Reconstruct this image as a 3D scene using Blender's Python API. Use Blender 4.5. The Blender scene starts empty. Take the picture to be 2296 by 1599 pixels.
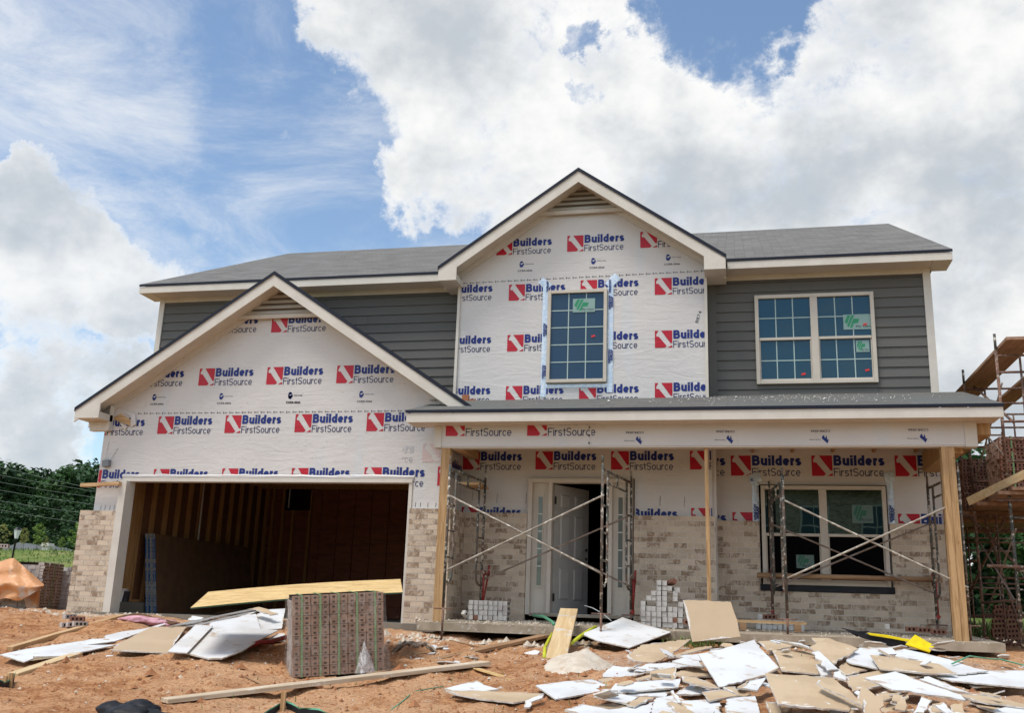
import bpy, bmesh, math, random
from mathutils import Vector, Matrix, noise
random.seed(7)
S = bpy.context.scene
COL = S.collection
R_ = math.radians

# ------------------------------------------------------------------ camera
FPX = 2221.8                       # focal length in pixels of a 2296 px wide frame
CP = Vector((9.8994, -14.7400, 0.2145))
_p, _r, _y = R_(14.571), R_(2.0053), R_(13.1575)
_f0 = Vector((-math.sin(_y), math.cos(_y), 0)); _r0 = Vector((math.cos(_y), math.sin(_y), 0))
FW = _f0 * math.cos(_p) + Vector((0, 0, 1)) * math.sin(_p)
_u = _r0.cross(FW)
RT = _r0 * math.cos(_r) + _u * math.sin(_r)
UP = RT.cross(FW)
cam = bpy.data.cameras.new('camera'); co = bpy.data.objects.new('camera', cam); COL.objects.link(co)
cam.sensor_width = 36.0; cam.lens = FPX / 2296 * 36.0
cam.clip_start = 0.05; cam.clip_end = 3000
M = Matrix((RT, UP, -FW)).transposed().to_4x4(); M.translation = CP
co.matrix_world = M
S.camera = co
S.render.resolution_x = 1024; S.render.resolution_y = 714
S.view_settings.view_transform = 'Standard'; S.view_settings.look = 'None'
S.view_settings.exposure = 0.56; S.view_settings.gamma = 1.0

def ray(x, y): return FW + RT * ((x - 1148) / FPX) - UP * ((y - 799.5) / FPX)
def onY(x, y, Y):                  # the point of a wall plane that a measured picture point belongs to
    d = ray(x, y); return CP + d * ((Y - CP.y) / d.y)
def fr(frame, p):                  # measured enlargements -> common measuring frame
    ox, oy, s = frame; return ((ox + p[0] / s) * .8401, (oy + p[1] / s) * .8401)

# ------------------------------------------------------------------ world
SUN_EL, SUN_AZ = R_(64), R_(222)   # azimuth measured clockwise from +Y
w = bpy.data.worlds.new('World'); S.world = w; w.use_nodes = True
nt = w.node_tree; nt.nodes.clear()
def WN(t, **k):
    n = nt.nodes.new(t)
    for a, b in k.items(): setattr(n, a, b)
    return n
def wl(a, b): nt.links.new(a, b)
def wm(op, a, b=None, c=None, clamp=False):
    n = WN('ShaderNodeMath', operation=op, use_clamp=clamp)
    for i, v in enumerate((a, b, c)):
        if v is None: continue
        if isinstance(v, (int, float)): n.inputs[i].default_value = v
        else: wl(v, n.inputs[i])
    return n.outputs[0]
sky = WN('ShaderNodeTexSky'); sky.sky_type = 'NISHITA'; sky.sun_disc = False
sky.sun_elevation = SUN_EL; sky.sun_rotation = SUN_AZ; sky.air_density = 1.0; sky.dust_density = .6; sky.ozone_density = 1.6
tc = WN('ShaderNodeTexCoord')
nrm = WN('ShaderNodeVectorMath', operation='NORMALIZE'); wl(tc.outputs['Generated'], nrm.inputs[0])
DIR = nrm.outputs[0]
_wn = WN('ShaderNodeTexNoise'); wl(DIR, _wn.inputs['Vector']); _wn.inputs['Scale'].default_value = 6.5; _wn.inputs['Detail'].default_value = 10; _wn.inputs['Roughness'].default_value = .66
_ws = WN('ShaderNodeVectorMath', operation='SUBTRACT'); wl(_wn.outputs['Color'], _ws.inputs[0]); _ws.inputs[1].default_value = (.5, .5, .5)
_wk = WN('ShaderNodeVectorMath', operation='SCALE'); wl(_ws.outputs[0], _wk.inputs[0]); _wk.inputs['Scale'].default_value = .20
_wa = WN('ShaderNodeVectorMath', operation='ADD'); wl(DIR, _wa.inputs[0]); wl(_wk.outputs[0], _wa.inputs[1])
_wz = WN('ShaderNodeVectorMath', operation='NORMALIZE'); wl(_wa.outputs[0], _wz.inputs[0])
WDIR = _wz.outputs[0]
def wnoise(scale, detail, rough, dist=0, stretch=None, off=(0, 0, 0)):
    mp = WN('ShaderNodeMapping'); wl(DIR, mp.inputs[0])
    if stretch: mp.inputs['Scale'].default_value = stretch
    mp.inputs['Location'].default_value = off
    n = WN('ShaderNodeTexNoise'); wl(mp.outputs[0], n.inputs['Vector'])
    n.inputs['Scale'].default_value = scale; n.inputs['Detail'].default_value = detail
    n.inputs['Roughness'].default_value = rough; n.inputs['Distortion'].default_value = dist
    return n.outputs['Fac']
def blob(x, y, r, wgt=1.0, soft=(.45, 1.25)):
    d = ray(x, y).normalized()
    n = WN('ShaderNodeVectorMath', operation='DOT_PRODUCT'); wl(WDIR, n.inputs[0]); n.inputs[1].default_value = d
    mr = WN('ShaderNodeMapRange'); mr.interpolation_type = 'SMOOTHSTEP'
    wl(n.outputs['Value'], mr.inputs['Value'])
    a = r / FPX
    mr.inputs['From Min'].default_value = math.cos(a * soft[1]); mr.inputs['From Max'].default_value = math.cos(a * soft[0])
    mr.inputs['To Max'].default_value = wgt
    return mr.outputs['Result']
def wmax(l):
    o = l[0]
    for q in l[1:]: o = wm('MAXIMUM', o, q)
    return o
cum = wmax([blob(*b) for b in ((1500, 250, 430), (1950, 330, 560), (1100, 330, 215), (985, 395, 165), (1010, 90, 270), (860, 20, 190),
      (1300, 520, 300), (2250, 700, 620), (1750, 640, 420), (2900, 400, 700), (1300, -500, 420), (2300, -300, 500))])
hole = wmax([blob(*b) for b in ((1600, 40, 140, .80), (1730, 0, 110, .7), (1490, 5, 80, .6), (1335, 205, 34, .36), (1312, 85, 38, .36), (1640, 140, 80, .35))])
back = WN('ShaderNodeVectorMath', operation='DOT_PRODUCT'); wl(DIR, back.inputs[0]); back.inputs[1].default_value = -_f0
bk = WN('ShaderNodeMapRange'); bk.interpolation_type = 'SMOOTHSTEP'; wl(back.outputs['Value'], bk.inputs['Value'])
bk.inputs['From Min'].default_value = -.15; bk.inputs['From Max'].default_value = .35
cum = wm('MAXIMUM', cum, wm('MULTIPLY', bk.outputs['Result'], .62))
n1 = wnoise(9.0, 10, .66, .25)
n2 = wnoise(3.1, 5, .5, .2, off=(3, 1, 7))
msk = wm('ADD', wm('SUBTRACT', cum, hole), wm('MULTIPLY', wm('SUBTRACT', n1, .5), 2.1))
al = WN('ShaderNodeMapRange'); al.interpolation_type = 'SMOOTHSTEP'; wl(msk, al.inputs['Value'])
al.inputs['From Min'].default_value = .38; al.inputs['From Max'].default_value = .98
alpha = al.outputs['Result']
left = wmax([blob(b[0], b[1], b[2], b[3] if len(b) > 3 else 1.0, (.15, 1.3)) for b in ((20, 540, 195), (190, 545, 115), (30, 940, 190), (140, 830, 110), (240, 870, 130), (250, 690, 90), (0, 390, 70), (90, 700, 120), (-450, 700, 380), (330, 640, 110, .7), (430, 560, 150, .45))])
ml = wm('ADD', left, wm('MULTIPLY', wm('SUBTRACT', n1, .5), 2.2))
a2 = WN('ShaderNodeMapRange'); a2.interpolation_type = 'SMOOTHSTEP'; wl(ml, a2.inputs['Value']); a2.inputs['From Min'].default_value = .22; a2.inputs['From Max'].default_value = .86
alpha = wm('MAXIMUM', alpha, wm('MULTIPLY', a2.outputs['Result'], .93))
cir = wmax([blob(260, 250, 250, 1, (.05, 1.35)), blob(360, 290, 150, 1, (.1, 1.3)), blob(60, 60, 230, .95, (.05, 1.35)), blob(40, 230, 240, .9, (.05, 1.4)), blob(700, 480, 330, .62, (.0, 1.4)), blob(330, 560, 260, .66, (.05, 1.4)), blob(560, 150, 330, .55, (.0, 1.4)), blob(850, 590, 330, .62, (.0, 1.4)), blob(500, 380, 300, .5, (0, 1.4))])
n3 = wnoise(4.5, 11, .68, .55, stretch=(1.0, 1.0, 2.7), off=(1, 4, 2))
cr = WN('ShaderNodeMapRange'); cr.interpolation_type = 'SMOOTHSTEP'
wl(wm('ADD', cir, wm('MULTIPLY', wm('SUBTRACT', n3, .5), 3.0)), cr.inputs['Value']); cr.inputs['From Min'].default_value = .30; cr.inputs['From Max'].default_value = 1.75
alpha = wm('MAXIMUM', alpha, wm('MULTIPLY', cr.outputs['Result'], .74))
# body shade: thin edges are bright, thick cloud bases are grey
n4 = wnoise(3.6, 5, .55, 0, stretch=(1, 1, 1.6), off=(5, 2, 1))
n5 = wnoise(9.0, 9, .60, 0, stretch=(1, 1, 1.25), off=(2, 7, 3))
thick = WN('ShaderNodeMapRange'); thick.interpolation_type = 'SMOOTHSTEP'
wl(wm('ADD', wm('MULTIPLY', n4, .62), wm('ADD', wm('MULTIPLY', n5, .62), wm('ADD', wm('MULTIPLY', left, .07), wm('MULTIPLY', wm('SUBTRACT', 1.0, alpha), -.30)))), thick.inputs['Value'])
thick.inputs['From Min'].default_value = .50; thick.inputs['From Max'].default_value = .80
cc = WN('ShaderNodeMix', data_type='RGBA'); wl(thick.outputs['Result'], cc.inputs['Factor'])
CL_W, CL_G = 6.8, 4.2
cc.inputs[6].default_value = (CL_W, CL_W * 1.0, CL_W * .985, 1); cc.inputs[7].default_value = (CL_G * .90, CL_G * .98, CL_G * 1.06, 1)
skc = WN('ShaderNodeMix', data_type='RGBA', blend_type='MULTIPLY'); skc.inputs['Factor'].default_value = 1
wl(sky.outputs[0], skc.inputs[6]); skc.inputs[7].default_value = (1.26, 1.27, 1.22, 1)
mx = WN('ShaderNodeMix', data_type='RGBA'); wl(alpha, mx.inputs['Factor']); wl(skc.outputs[2], mx.inputs[6]); wl(cc.outputs[2], mx.inputs[7])
# unseen sky behind the viewer, brightened as added fill light on the facade
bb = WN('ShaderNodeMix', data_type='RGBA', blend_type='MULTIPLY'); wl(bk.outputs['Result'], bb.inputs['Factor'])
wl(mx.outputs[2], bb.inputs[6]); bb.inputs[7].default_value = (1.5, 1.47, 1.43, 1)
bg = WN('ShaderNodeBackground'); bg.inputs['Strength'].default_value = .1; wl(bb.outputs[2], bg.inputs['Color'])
w.cycles.sampling_method = 'MANUAL'; w.cycles.sample_map_resolution = 512
S.cycles.max_bounces = 7; S.cycles.diffuse_bounces = 3; S.cycles.glossy_bounces = 3; S.cycles.transparent_max_bounces = 8
wo = WN('ShaderNodeOutputWorld'); wl(bg.outputs[0], wo.inputs['Surface'])

# ------------------------------------------------------------------ sun (veiled by cloud)
sl = bpy.data.lights.new('sun', 'SUN'); sl.energy = 2.1; sl.angle = R_(20); sl.color = (1, .95, .87)
so = bpy.data.objects.new('sun', sl); COL.objects.link(so)
sd = Vector((math.sin(SUN_AZ) * math.cos(SUN_EL), math.cos(SUN_AZ) * math.cos(SUN_EL), math.sin(SUN_EL)))
so.rotation_euler = sd.to_track_quat('Z', 'Y').to_euler(); so.location = (0, 0, 30)

# ------------------------------------------------------------------ materials
class NT:
    def __init__(s, name):
        s.m = bpy.data.materials.new(name); s.m.use_nodes = True
        s.t = s.m.node_tree; s.t.nodes.clear()
        s.out = s.n('ShaderNodeOutputMaterial'); s.b = s.n('ShaderNodeBsdfPrincipled'); s.l(s.b.outputs[0], s.out.inputs[0])
        s.co = s.n('ShaderNodeTexCoord').outputs['Object']
    def n(s, t, **k):
        n = s.t.nodes.new(t)
        for a, b in k.items(): setattr(n, a, b)
        return n
    def l(s, a, b): s.t.links.new(a, b)
    def set(s, i, v):
        if isinstance(v, tuple) and len(v) == 3: v = v + (1,)
        s.b.inputs[i].default_value = v
    def mp(s, scale=(1, 1, 1), loc=(0, 0, 0), src=None):
        m = s.n('ShaderNodeMapping'); s.l(src or s.co, m.inputs[0]); m.inputs['Scale'].default_value = scale; m.inputs['Location'].default_value = loc
        return m.outputs[0]
    def noise(s, scale, detail=4, rough=.55, stretch=(1, 1, 1), dist=0, loc=(0, 0, 0), src=None):
        n = s.n('ShaderNodeTexNoise'); s.l(s.mp(stretch, loc, src), n.inputs['Vector'])
        n.inputs['Scale'].default_value = scale; n.inputs['Detail'].default_value = detail; n.inputs['Roughness'].default_value = rough; n.inputs['Distortion'].default_value = dist
        return n.outputs['Fac']
    def rng(s, v, lo, hi, a=0, b=1):
        r = s.n('ShaderNodeMapRange'); r.interpolation_type = 'SMOOTHSTEP'; s.l(v, r.inputs['Value'])
        r.inputs['From Min'].default_value = lo; r.inputs['From Max'].default_value = hi; r.inputs['To Min'].default_value = a; r.inputs['To Max'].default_value = b
        return r.outputs['Result']
    def mix(s, f, a, b, mode='MIX'):
        m = s.n('ShaderNodeMix', data_type='RGBA', blend_type=mode)
        for i, v in ((0, f), (6, a), (7, b)):
            if isinstance(v, (int, float)): m.inputs[i].default_value = v
            elif isinstance(v, tuple): m.inputs[i].default_value = v + (1,)
            else: s.l(v, m.inputs[i])
        return m.outputs[2]
    def math(s, op, a, b=0.0, clamp=False):
        m = s.n('ShaderNodeMath', operation=op, use_clamp=clamp)
        for i, v in ((0, a), (1, b)):
            if isinstance(v, (int, float)): m.inputs[i].default_value = v
            else: s.l(v, m.inputs[i])
        return m.outputs[0]
    def bump(s, h, strength=.3, dist=.01):
        b = s.n('ShaderNodeBump'); b.inputs['Strength'].default_value = strength; b.inputs['Distance'].default_value = dist
        s.l(h, b.inputs['Height']); s.l(b.outputs[0], s.b.inputs['Normal'])
    def col(s, c):
        if isinstance(c, tuple): s.set('Base Color', c)
        else: s.l(c, s.b.inputs['Base Color'])
MATS = {}
def mat(name, c1, c2=None, scale=4, stretch=(1, 1, 1), lo=.4, hi=.62, rough=.7, bump=0, bscale=40, bdist=.004, metal=0, spec=.35, c3=None, s3=30, lo3=.6, hi3=.68, dist=0):
    t = NT(name); c = c1
    if c2: c = t.mix(t.rng(t.noise(scale, 5, .6, stretch, dist), lo, hi), c1, c2)
    if c3: c = t.mix(t.rng(t.noise(s3, 4, .6, loc=(3, 5, 1)), lo3, hi3), c, c3)
    t.col(c); t.set('Roughness', rough); t.set('Metallic', metal); t.set('Specular IOR Level', spec)
    if bump: t.bump(t.noise(bscale, 5, .6, stretch), bump, bdist)
    MATS[name] = t.m; return t.m

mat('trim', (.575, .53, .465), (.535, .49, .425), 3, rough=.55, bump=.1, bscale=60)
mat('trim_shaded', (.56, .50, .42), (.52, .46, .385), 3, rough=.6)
mat('window_frame', (.52, .46, .385), (.48, .425, .35), 3, rough=.45)
mat('drip_edge', (.012, .014, .024), rough=.5, spec=.2)
mat('concrete', (.36, .30, .225), (.28, .23, .165), 5, rough=.9, bump=.5, bscale=30, c3=(.50, .46, .40), s3=14)
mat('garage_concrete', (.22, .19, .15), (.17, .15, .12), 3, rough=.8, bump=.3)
mat('pine', (.47, .295, .145), (.34, .20, .088), 2.6, (10, 10, .8), rough=.8, bump=.4, bscale=20, c3=(.25, .13, .05), s3=8, lo3=.66, hi3=.73, dist=.8)
mat('pine_x', (.54, .36, .19), (.40, .24, .11), 2.6, (.8, 10, 10), rough=.75, bump=.25, bscale=20, c3=(.33, .20, .09), s3=7, lo3=.70, hi3=.8, dist=.6)
mat('stud', (.40, .21, .08), (.31, .15, .055), 2.2, (9, 9, .8), rough=.8, bump=.2)
mat('weathered_plank', (.60, .49, .36), (.44, .335, .22), 2, (.7, 8, 8), rough=.85, bump=.4, bscale=18, c3=(.70, .64, .54), s3=6, lo3=.58, hi3=.72)
mat('brown_plank', (.36, .215, .115), (.27, .15, .075), 2, (.7, 8, 8), rough=.85, bump=.3, bscale=18, c3=(.48, .36, .25), s3=7, lo3=.62, hi3=.8)
mat('pale_plank', (.62, .47, .27), (.53, .37, .19), 2, (.6, 9, 9), rough=.8, bump=.3, bscale=18, c3=(.56, .51, .44), s3=3.5, lo3=.58, hi3=.66, dist=.8)
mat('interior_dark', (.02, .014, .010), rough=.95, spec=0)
mat('white_paint', (.66, .65, .62), (.62, .61, .58), 3, rough=.5)
mat('door_paint', (.42, .40, .37), (.39, .37, .345), 3, rough=.4)
mat('hinge', (.05, .045, .04), rough=.4, metal=.6)
mat('gypsum_white', (.63, .635, .63), (.52, .505, .48), 1.3, rough=.85, lo=.45, hi=.75, c3=(.42, .31, .21), s3=5, lo3=.57, hi3=.74, bump=.2)
mat('gypsum_tan', (.50, .375, .24), (.435, .32, .20), 2.5, rough=.85, c3=(.62, .58, .52), s3=12, lo3=.60, hi3=.74, bump=.1)
mat('gypsum_core', (.66, .63, .58), (.48, .44, .39), 18, rough=.95, bump=.6, bscale=90)
mat('tan_clean', (.48, .36, .235), (.45, .335, .215), 1.5, rough=.85, bump=.05)
mat('blue_tape', (.015, .11, .34), (.30, .32, .33), 3.2, (1, 1, 1.6), .50, .54, rough=.6)
mat('grey_paper', (.34, .33, .31), (.20, .2, .2), 30, rough=.85)
mat('red_brick', (.26, .125, .085), (.20, .09, .06), 6, rough=.9, bump=.4, bscale=60, c3=(.42, .31, .25), s3=5, lo3=.56, hi3=.7)
mat('pink_brick', (.42, .29, .24), (.33, .21, .17), 6, rough=.9, bump=.4, bscale=60)
mat('pallet_brick', (.33, .20, .135), (.25, .145, .098), 3, rough=.9, bump=.4, bscale=60)
mat('white_brick', (.56, .53, .49), (.45, .42, .38), 9, rough=.9, bump=.4, bscale=60, c3=(.30, .25, .21), s3=12, lo3=.64, hi3=.72)
mat('grey_brick', (.47, .42, .385), (.37, .33, .295), 8, rough=.9, bump=.4, bscale=60)
mat('hole_dark', (.02, .014, .011), rough=1, spec=0)
mat('vent_back', (.16, .14, .115), rough=.9)
mat('hole_brown', (.055, .032, .022), rough=1, spec=0)
mat('green_strap', (.20, .31, .14), (.15, .25, .11), 20, rough=.5)
mat('green_hose', (.10, .32, .19), rough=.45)
mat('yellow_strap', (.55, .56, .03), (.42, .46, .03), 12, rough=.5)
mat('yellow_plastic', (.78, .62, .01), (.70, .54, .01), 6, rough=.4)
mat('black_plastic', (.012, .0125, .015), (.022, .022, .026), 5, rough=.55, spec=.2)
mat('red_paint', (.30, .022, .018), (.20, .03, .022), 9, rough=.55, c3=(.42, .36, .30), s3=26, lo3=.62, hi3=.66)
mat('pipe_green', (.05, .058, .05), (.13, .085, .06), 7, rough=.7, c3=(.46, .41, .34), s3=17, lo3=.545, hi3=.61, bump=.5, bscale=40)
mat('pipe_rust', (.20, .105, .07), (.11, .065, .05), 6, rough=.75, c3=(.36, .31, .26), s3=25, lo3=.58, hi3=.64, bump=.3)
mat('brace_metal', (.38, .34, .28), (.25, .21, .17), 7, rough=.7, c3=(.60, .56, .48), s3=18, lo3=.55, hi3=.63)
mat('brace_rust', (.20, .145, .11), (.28, .22, .18), 7, rough=.75)
mat('scaffold_plank', (.33, .20, .13), (.25, .14, .085), 2, (8, .8, 8), rough=.85, bump=.3, bscale=18)
mat('cardboard', (.13, .065, .03), (.10, .05, .023), 5, rough=.9)
mat('pink_fibre', (.66, .38, .42), (.56, .28, .33), 9, rough=1, bump=.8, bscale=30, bdist=.02)
mat('mortar', (.60, .53, .43), (.52, .43, .33), 8, rough=1, bump=.9, bscale=45, bdist=.012, c3=(.44, .27, .16), s3=4, lo3=.60, hi3=.72)
mat('crumb', (.66, .64, .60), (.52, .48, .42), 6, rough=1)
mat('clod', (.34, .155, .07), (.26, .105, .045), 4, rough=1)
mat('box_grey', (.17, .18, .19), rough=.5)
mat('white_wire', (.7, .7, .68), rough=.4)
mat('power_line', (.16, .19, .16), rough=.6, spec=.1)
mat('lamp_black', (.012, .012, .014), rough=.4)
mat('lamp_glass', (.72, .74, .74), rough=.25)
mat('grey_fence', (.22, .23, .24), (.17, .18, .19), 2, rough=.9)
mat('cream_box', (.58, .55, .49), rough=.7)
mat('bark', (.085, .06, .042), (.05, .035, .026), 6, rough=.95)
mat('steel', (.16, .165, .175), rough=.35, metal=.5)
mat('rag', (.42, .33, .25), (.14, .10, .075), 14, rough=.9, c3=(.55, .12, .12), s3=9, lo3=.66, hi3=.7)
mat('tape_silver', (.50, .60, .70), (.66, .70, .74), 18, rough=.28, metal=.35, bump=.8, bscale=30, bdist=.01)
mat('navy', (.012, .03, .17), rough=.5)
mat('navy_thin', (.016, .022, .075), rough=.5)
mat('ink', (.02, .02, .03), rough=.6)
mat('sticker', (.22, .325, .295), rough=.35)
mat('sticker_green', (.02, .22, .10), rough=.4)
mat('sticker_dim', (.10, .15, .13), rough=.3)
mat('sticker_green_dim', (.02, .11, .06), rough=.4)
mat('sticker_red', (.62, .03, .03), rough=.4)
mat('copper_flashing', (.33, .12, .05), rough=.6)
mat('bottle_plastic', (.42, .47, .48), rough=.15, spec=.7)
mat('muntin', (.36, .45, .42), rough=.5)

def wrapmat(name, c, c2=None, rough=.38):
    t = NT(name)
    base = t.mix(t.rng(t.noise(.9, 3, .5), .40, .64), c, c2 or tuple(v * .93 for v in c))
    if name == 'wrap':
        pv = t.rng(t.noise(1.1, 2, .4, (1.6, 1, .22), loc=(7, 0, 3)), .60, .66, 0, .55); base = t.mix(pv, base, (.52, .535, .545))
        base = t.mix(t.rng(t.noise(5, 5, .7, (1, 1, .5)), .60, .76, 0, .35), base, (.45, .40, .34))
    t.col(base); t.set('Roughness', rough); t.set('Specular IOR Level', .30)
    a = t.noise(1.2, 4, .55, (1, 1, 4.5), 2.2)
    b = t.noise(9, 4, .6, (1.8, 1, 1), 1.8)
    c_ = t.noise(1.7, 3, .6, (1, 1, 1), 3.0, (4, 4, 4))
    h = t.math('ADD', t.math('MULTIPLY', a, 1.4), t.math('ADD', t.math('MULTIPLY', b, .42), t.math('MULTIPLY', c_, .9)))
    t.bump(h, .36, .018)
    MATS[name] = t.m; return t.m
wrapmat('wrap', (.575, .542, .515), (.54, .512, .49))
wrapmat('print_red', (.43, .012, .028), (.39, .010, .024))
wrapmat('print_navy', (.010, .024, .165))
wrapmat('print_thin', (.020, .026, .095))
wrapmat('print_black', (.03, .03, .045))
wrapmat('fade_red', (.56, .44, .425)); wrapmat('fade_navy', (.46, .455, .465))

def brickmat(name, axis, cream=(.50, .43, .365), dark=(.20, .145, .11), mort=(.56, .50, .435)):
    t = NT(name)
    sp = t.n('ShaderNodeSeparateXYZ'); t.l(t.co, sp.inputs[0]); cb = t.n('ShaderNodeCombineXYZ')
    t.l(sp.outputs[0 if axis == 'x' else 1], cb.inputs[0]); t.l(sp.outputs[2], cb.inputs[1])
    bt = t.n('ShaderNodeTexBrick'); t.l(cb.outputs[0], bt.inputs['Vector'])
    bt.inputs['Scale'].default_value = 1; bt.inputs['Brick Width'].default_value = .204; bt.inputs['Row Height'].default_value = .082
    bt.inputs['Mortar Size'].default_value = .0055; bt.inputs['Mortar Smooth'].default_value = .25; bt.inputs['Bias'].default_value = 0
    bt.inputs['Color1'].default_value = (0, 0, 0, 1); bt.inputs['Color2'].default_value = (1, 1, 1, 1); bt.inputs['Mortar'].default_value = (.5, .5, .5, 1)
    rnd = t.n('ShaderNodeRGBToBW'); t.l(bt.outputs['Color'], rnd.inputs[0]); rnd = rnd.outputs[0]
    rnd2 = t.math('FRACT', t.math('MULTIPLY', rnd, 37.7))
    base = t.mix(rnd2, tuple(v * .80 for v in cream), tuple(min(1, v * 1.10) for v in cream))
    smear = t.noise(13, 6, .7, (1, 1, .8), .6)
    f = t.math('MULTIPLY', t.rng(rnd, .60, .70), t.rng(smear, .40, .54, .15, 1), True)
    base = t.mix(t.math('MULTIPLY', f, .80), base, dark)
    base = t.mix(t.rng(t.noise(40, 4, .65), .56, .70, 0, .45), base, dark)
    base = t.mix(t.rng(t.noise(1.6, 3, .5), .40, .70, 0, .45), base, tuple(v * 1.10 for v in mort))
    c = t.mix(bt.outputs['Fac'], base, mort); t.col(c); t.set('Roughness', .92); t.set('Specular IOR Level', .2)
    h = t.math('ADD', t.math('MULTIPLY', t.math('SUBTRACT', 1, bt.outputs['Fac']), 1.0), t.math('MULTIPLY', t.noise(70, 4, .6), .35))
    t.bump(h, .8, .007); MATS[name] = t.m
def facebrick():
    t = NT('face_brick'); g = t.n('ShaderNodeNewGeometry'); rnd = g.outputs['Random Per Island']
    cream, dark, mort = (.53, .43, .325), (.22, .145, .095), (.60, .515, .415)
    r2 = t.math('FRACT', t.math('MULTIPLY', rnd, 37.7))
    base = t.mix(r2, tuple(v * .86 for v in cream), tuple(v * 1.10 for v in cream))
    f = t.math('MULTIPLY', t.rng(rnd, .52, .70), t.rng(t.noise(15, 6, .7, (1, 1, .8), .6), .38, .58, .1, 1), True)
    base = t.mix(t.math('MULTIPLY', f, .88), base, dark)
    base = t.mix(t.rng(t.noise(44, 4, .65), .55, .70, 0, .5), base, dark)
    base = t.mix(t.rng(t.noise(7, 5, .7), .50, .70, 0, .55), base, mort)
    t.col(base); t.set('Roughness', .95); t.set('Specular IOR Level', .15); t.bump(t.noise(60, 5, .7), .7, .006); MATS['face_brick'] = t.m
facebrick(); mat('brick_mortar', (.57, .505, .435), (.48, .42, .355), 18, rough=1, bump=.8, bscale=80)
brickmat('brick_x', 'x'); brickmat('brick_y', 'y')

def shingle(name, ax, ay, row=.145, c1=(.115, .106, .093), c2=(.19, .178, .16), tint=None):
    t = NT(name)
    sp = t.n('ShaderNodeSeparateXYZ'); t.l(t.co, sp.inputs[0]); cb = t.n('ShaderNodeCombineXYZ')
    t.l(sp.outputs[ax], cb.inputs[0]); t.l(sp.outputs[ay], cb.inputs[1])
    bt = t.n('ShaderNodeTexBrick'); t.l(cb.outputs[0], bt.inputs['Vector'])
    bt.inputs['Scale'].default_value = 1; bt.inputs['Brick Width'].default_value = .32; bt.inputs['Row Height'].default_value = row
    bt.inputs['Mortar Size'].default_value = .005; bt.inputs['Mortar Smooth'].default_value = .2
    bt.inputs['Color1'].default_value = c1 + (1,); bt.inputs['Color2'].default_value = c2 + (1,); bt.inputs['Mortar'].default_value = (.06, .06, .06, 1)
    c = bt.outputs['Color']
    st = t.noise(3.5, 4, .6, (.6, 3, 3)); c = t.mix(t.rng(st, .35, .7, 0, .5), c, c1)
    if tint: c = t.mix(t.rng(t.noise(1.1, 3, .5), .44, .6, 0, .7), c, tint)
    c = t.mix(t.rng(t.noise(160, 2, .5), .45, .7, 0, .3), c, (.30, .30, .30))
    t.col(c); t.set('Roughness', .93); t.set('Specular IOR Level', .25)
    t.bump(t.math('ADD', t.math('SUBTRACT', 1, bt.outputs['Fac']), t.math('MULTIPLY', t.noise(120, 3, .6), .5)), .7, .006); MATS[name] = t.m
shingle('shingle_y', 0, 1, .13); shingle('shingle_x', 1, 0, .13)
shingle('shingle_porch', 0, 1, .14, (.09, .084, .074), (.14, .131, .116), (.10, .105, .095))

def siding_mat():
    t = NT('siding')
    g = t.noise(6, 5, .6, (.5, 8, 8))
    gm = t.n('ShaderNodeNewGeometry'); t.col(t.mix(t.rng(t.noise(1.4, 4, .6), .4, .75, 0, .3), t.mix(t.math('MULTIPLY', gm.outputs['Random Per Island'], .8), (.112, .107, .097), (.088, .085, .078)), (.135, .125, .11))); t.set('Roughness', .65); t.set('Specular IOR Level', .3)
    t.bump(g, .25, .003); MATS['siding'] = t.m
siding_mat()

def osb(name, c1, c2, c3):
    t = NT(name)
    v = t.n('ShaderNodeTexVoronoi'); v.inputs['Scale'].default_value = 16
    t.l(t.mp((.45, 1.8, 1.8)), v.inputs['Vector'])
    bw = t.n('ShaderNodeRGBToBW'); t.l(v.outputs['Color'], bw.inputs[0])
    c = t.mix(bw.outputs[0], c1, c2); c = t.mix(t.rng(t.noise(7, 6, .8, (.30, 2.6, 2)), .50, .60, 0, .85), c, c3); c = t.mix(t.rng(t.noise(3, 4, .6, (.4, 2.4, 2)), .5, .66, 0, .5), c, c2)
    t.col(c); t.set('Roughness', .75); t.bump(bw.outputs[0], .3, .003); MATS[name] = t.m
osb('osb', (.72, .52, .235), (.58, .38, .15), (.32, .175, .06))
osb('osb_wall', (.36, .195, .075), (.28, .14, .05), (.17, .085, .03))
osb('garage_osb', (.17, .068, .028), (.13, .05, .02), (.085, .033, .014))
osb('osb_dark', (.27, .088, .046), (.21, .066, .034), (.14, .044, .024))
mat('osb_edge', (.05, .10, .055), (.04, .075, .045), 20, rough=.8)

def glass(name, base, tint, ior=1.9, rough=.03):
    t = NT(name); t.col(base); t.set('Roughness', rough); t.set('IOR', ior); t.set('Specular IOR Level', .5)
    t.b.inputs['Specular Tint'].default_value = tint + (1,)
    t.bump(t.noise(1.3, 2, .5), .035, .03); MATS[name] = t.m
glass('glass_blue', (.010, .032, .048), (.50, .76, .90), 1.6)
glass('glass_gable', (.016, .040, .075), (.5, .72, .95), 1.5)
glass('glass_low', (.004, .008, .008), (.65, .85, .80), 2.3, .012)
glass('glass_side', (.13, .145, .13), (.8, .9, .85), 1.5, .12)
mat('screen_black', (.004, .004, .0045), rough=.9, spec=.0)

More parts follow.
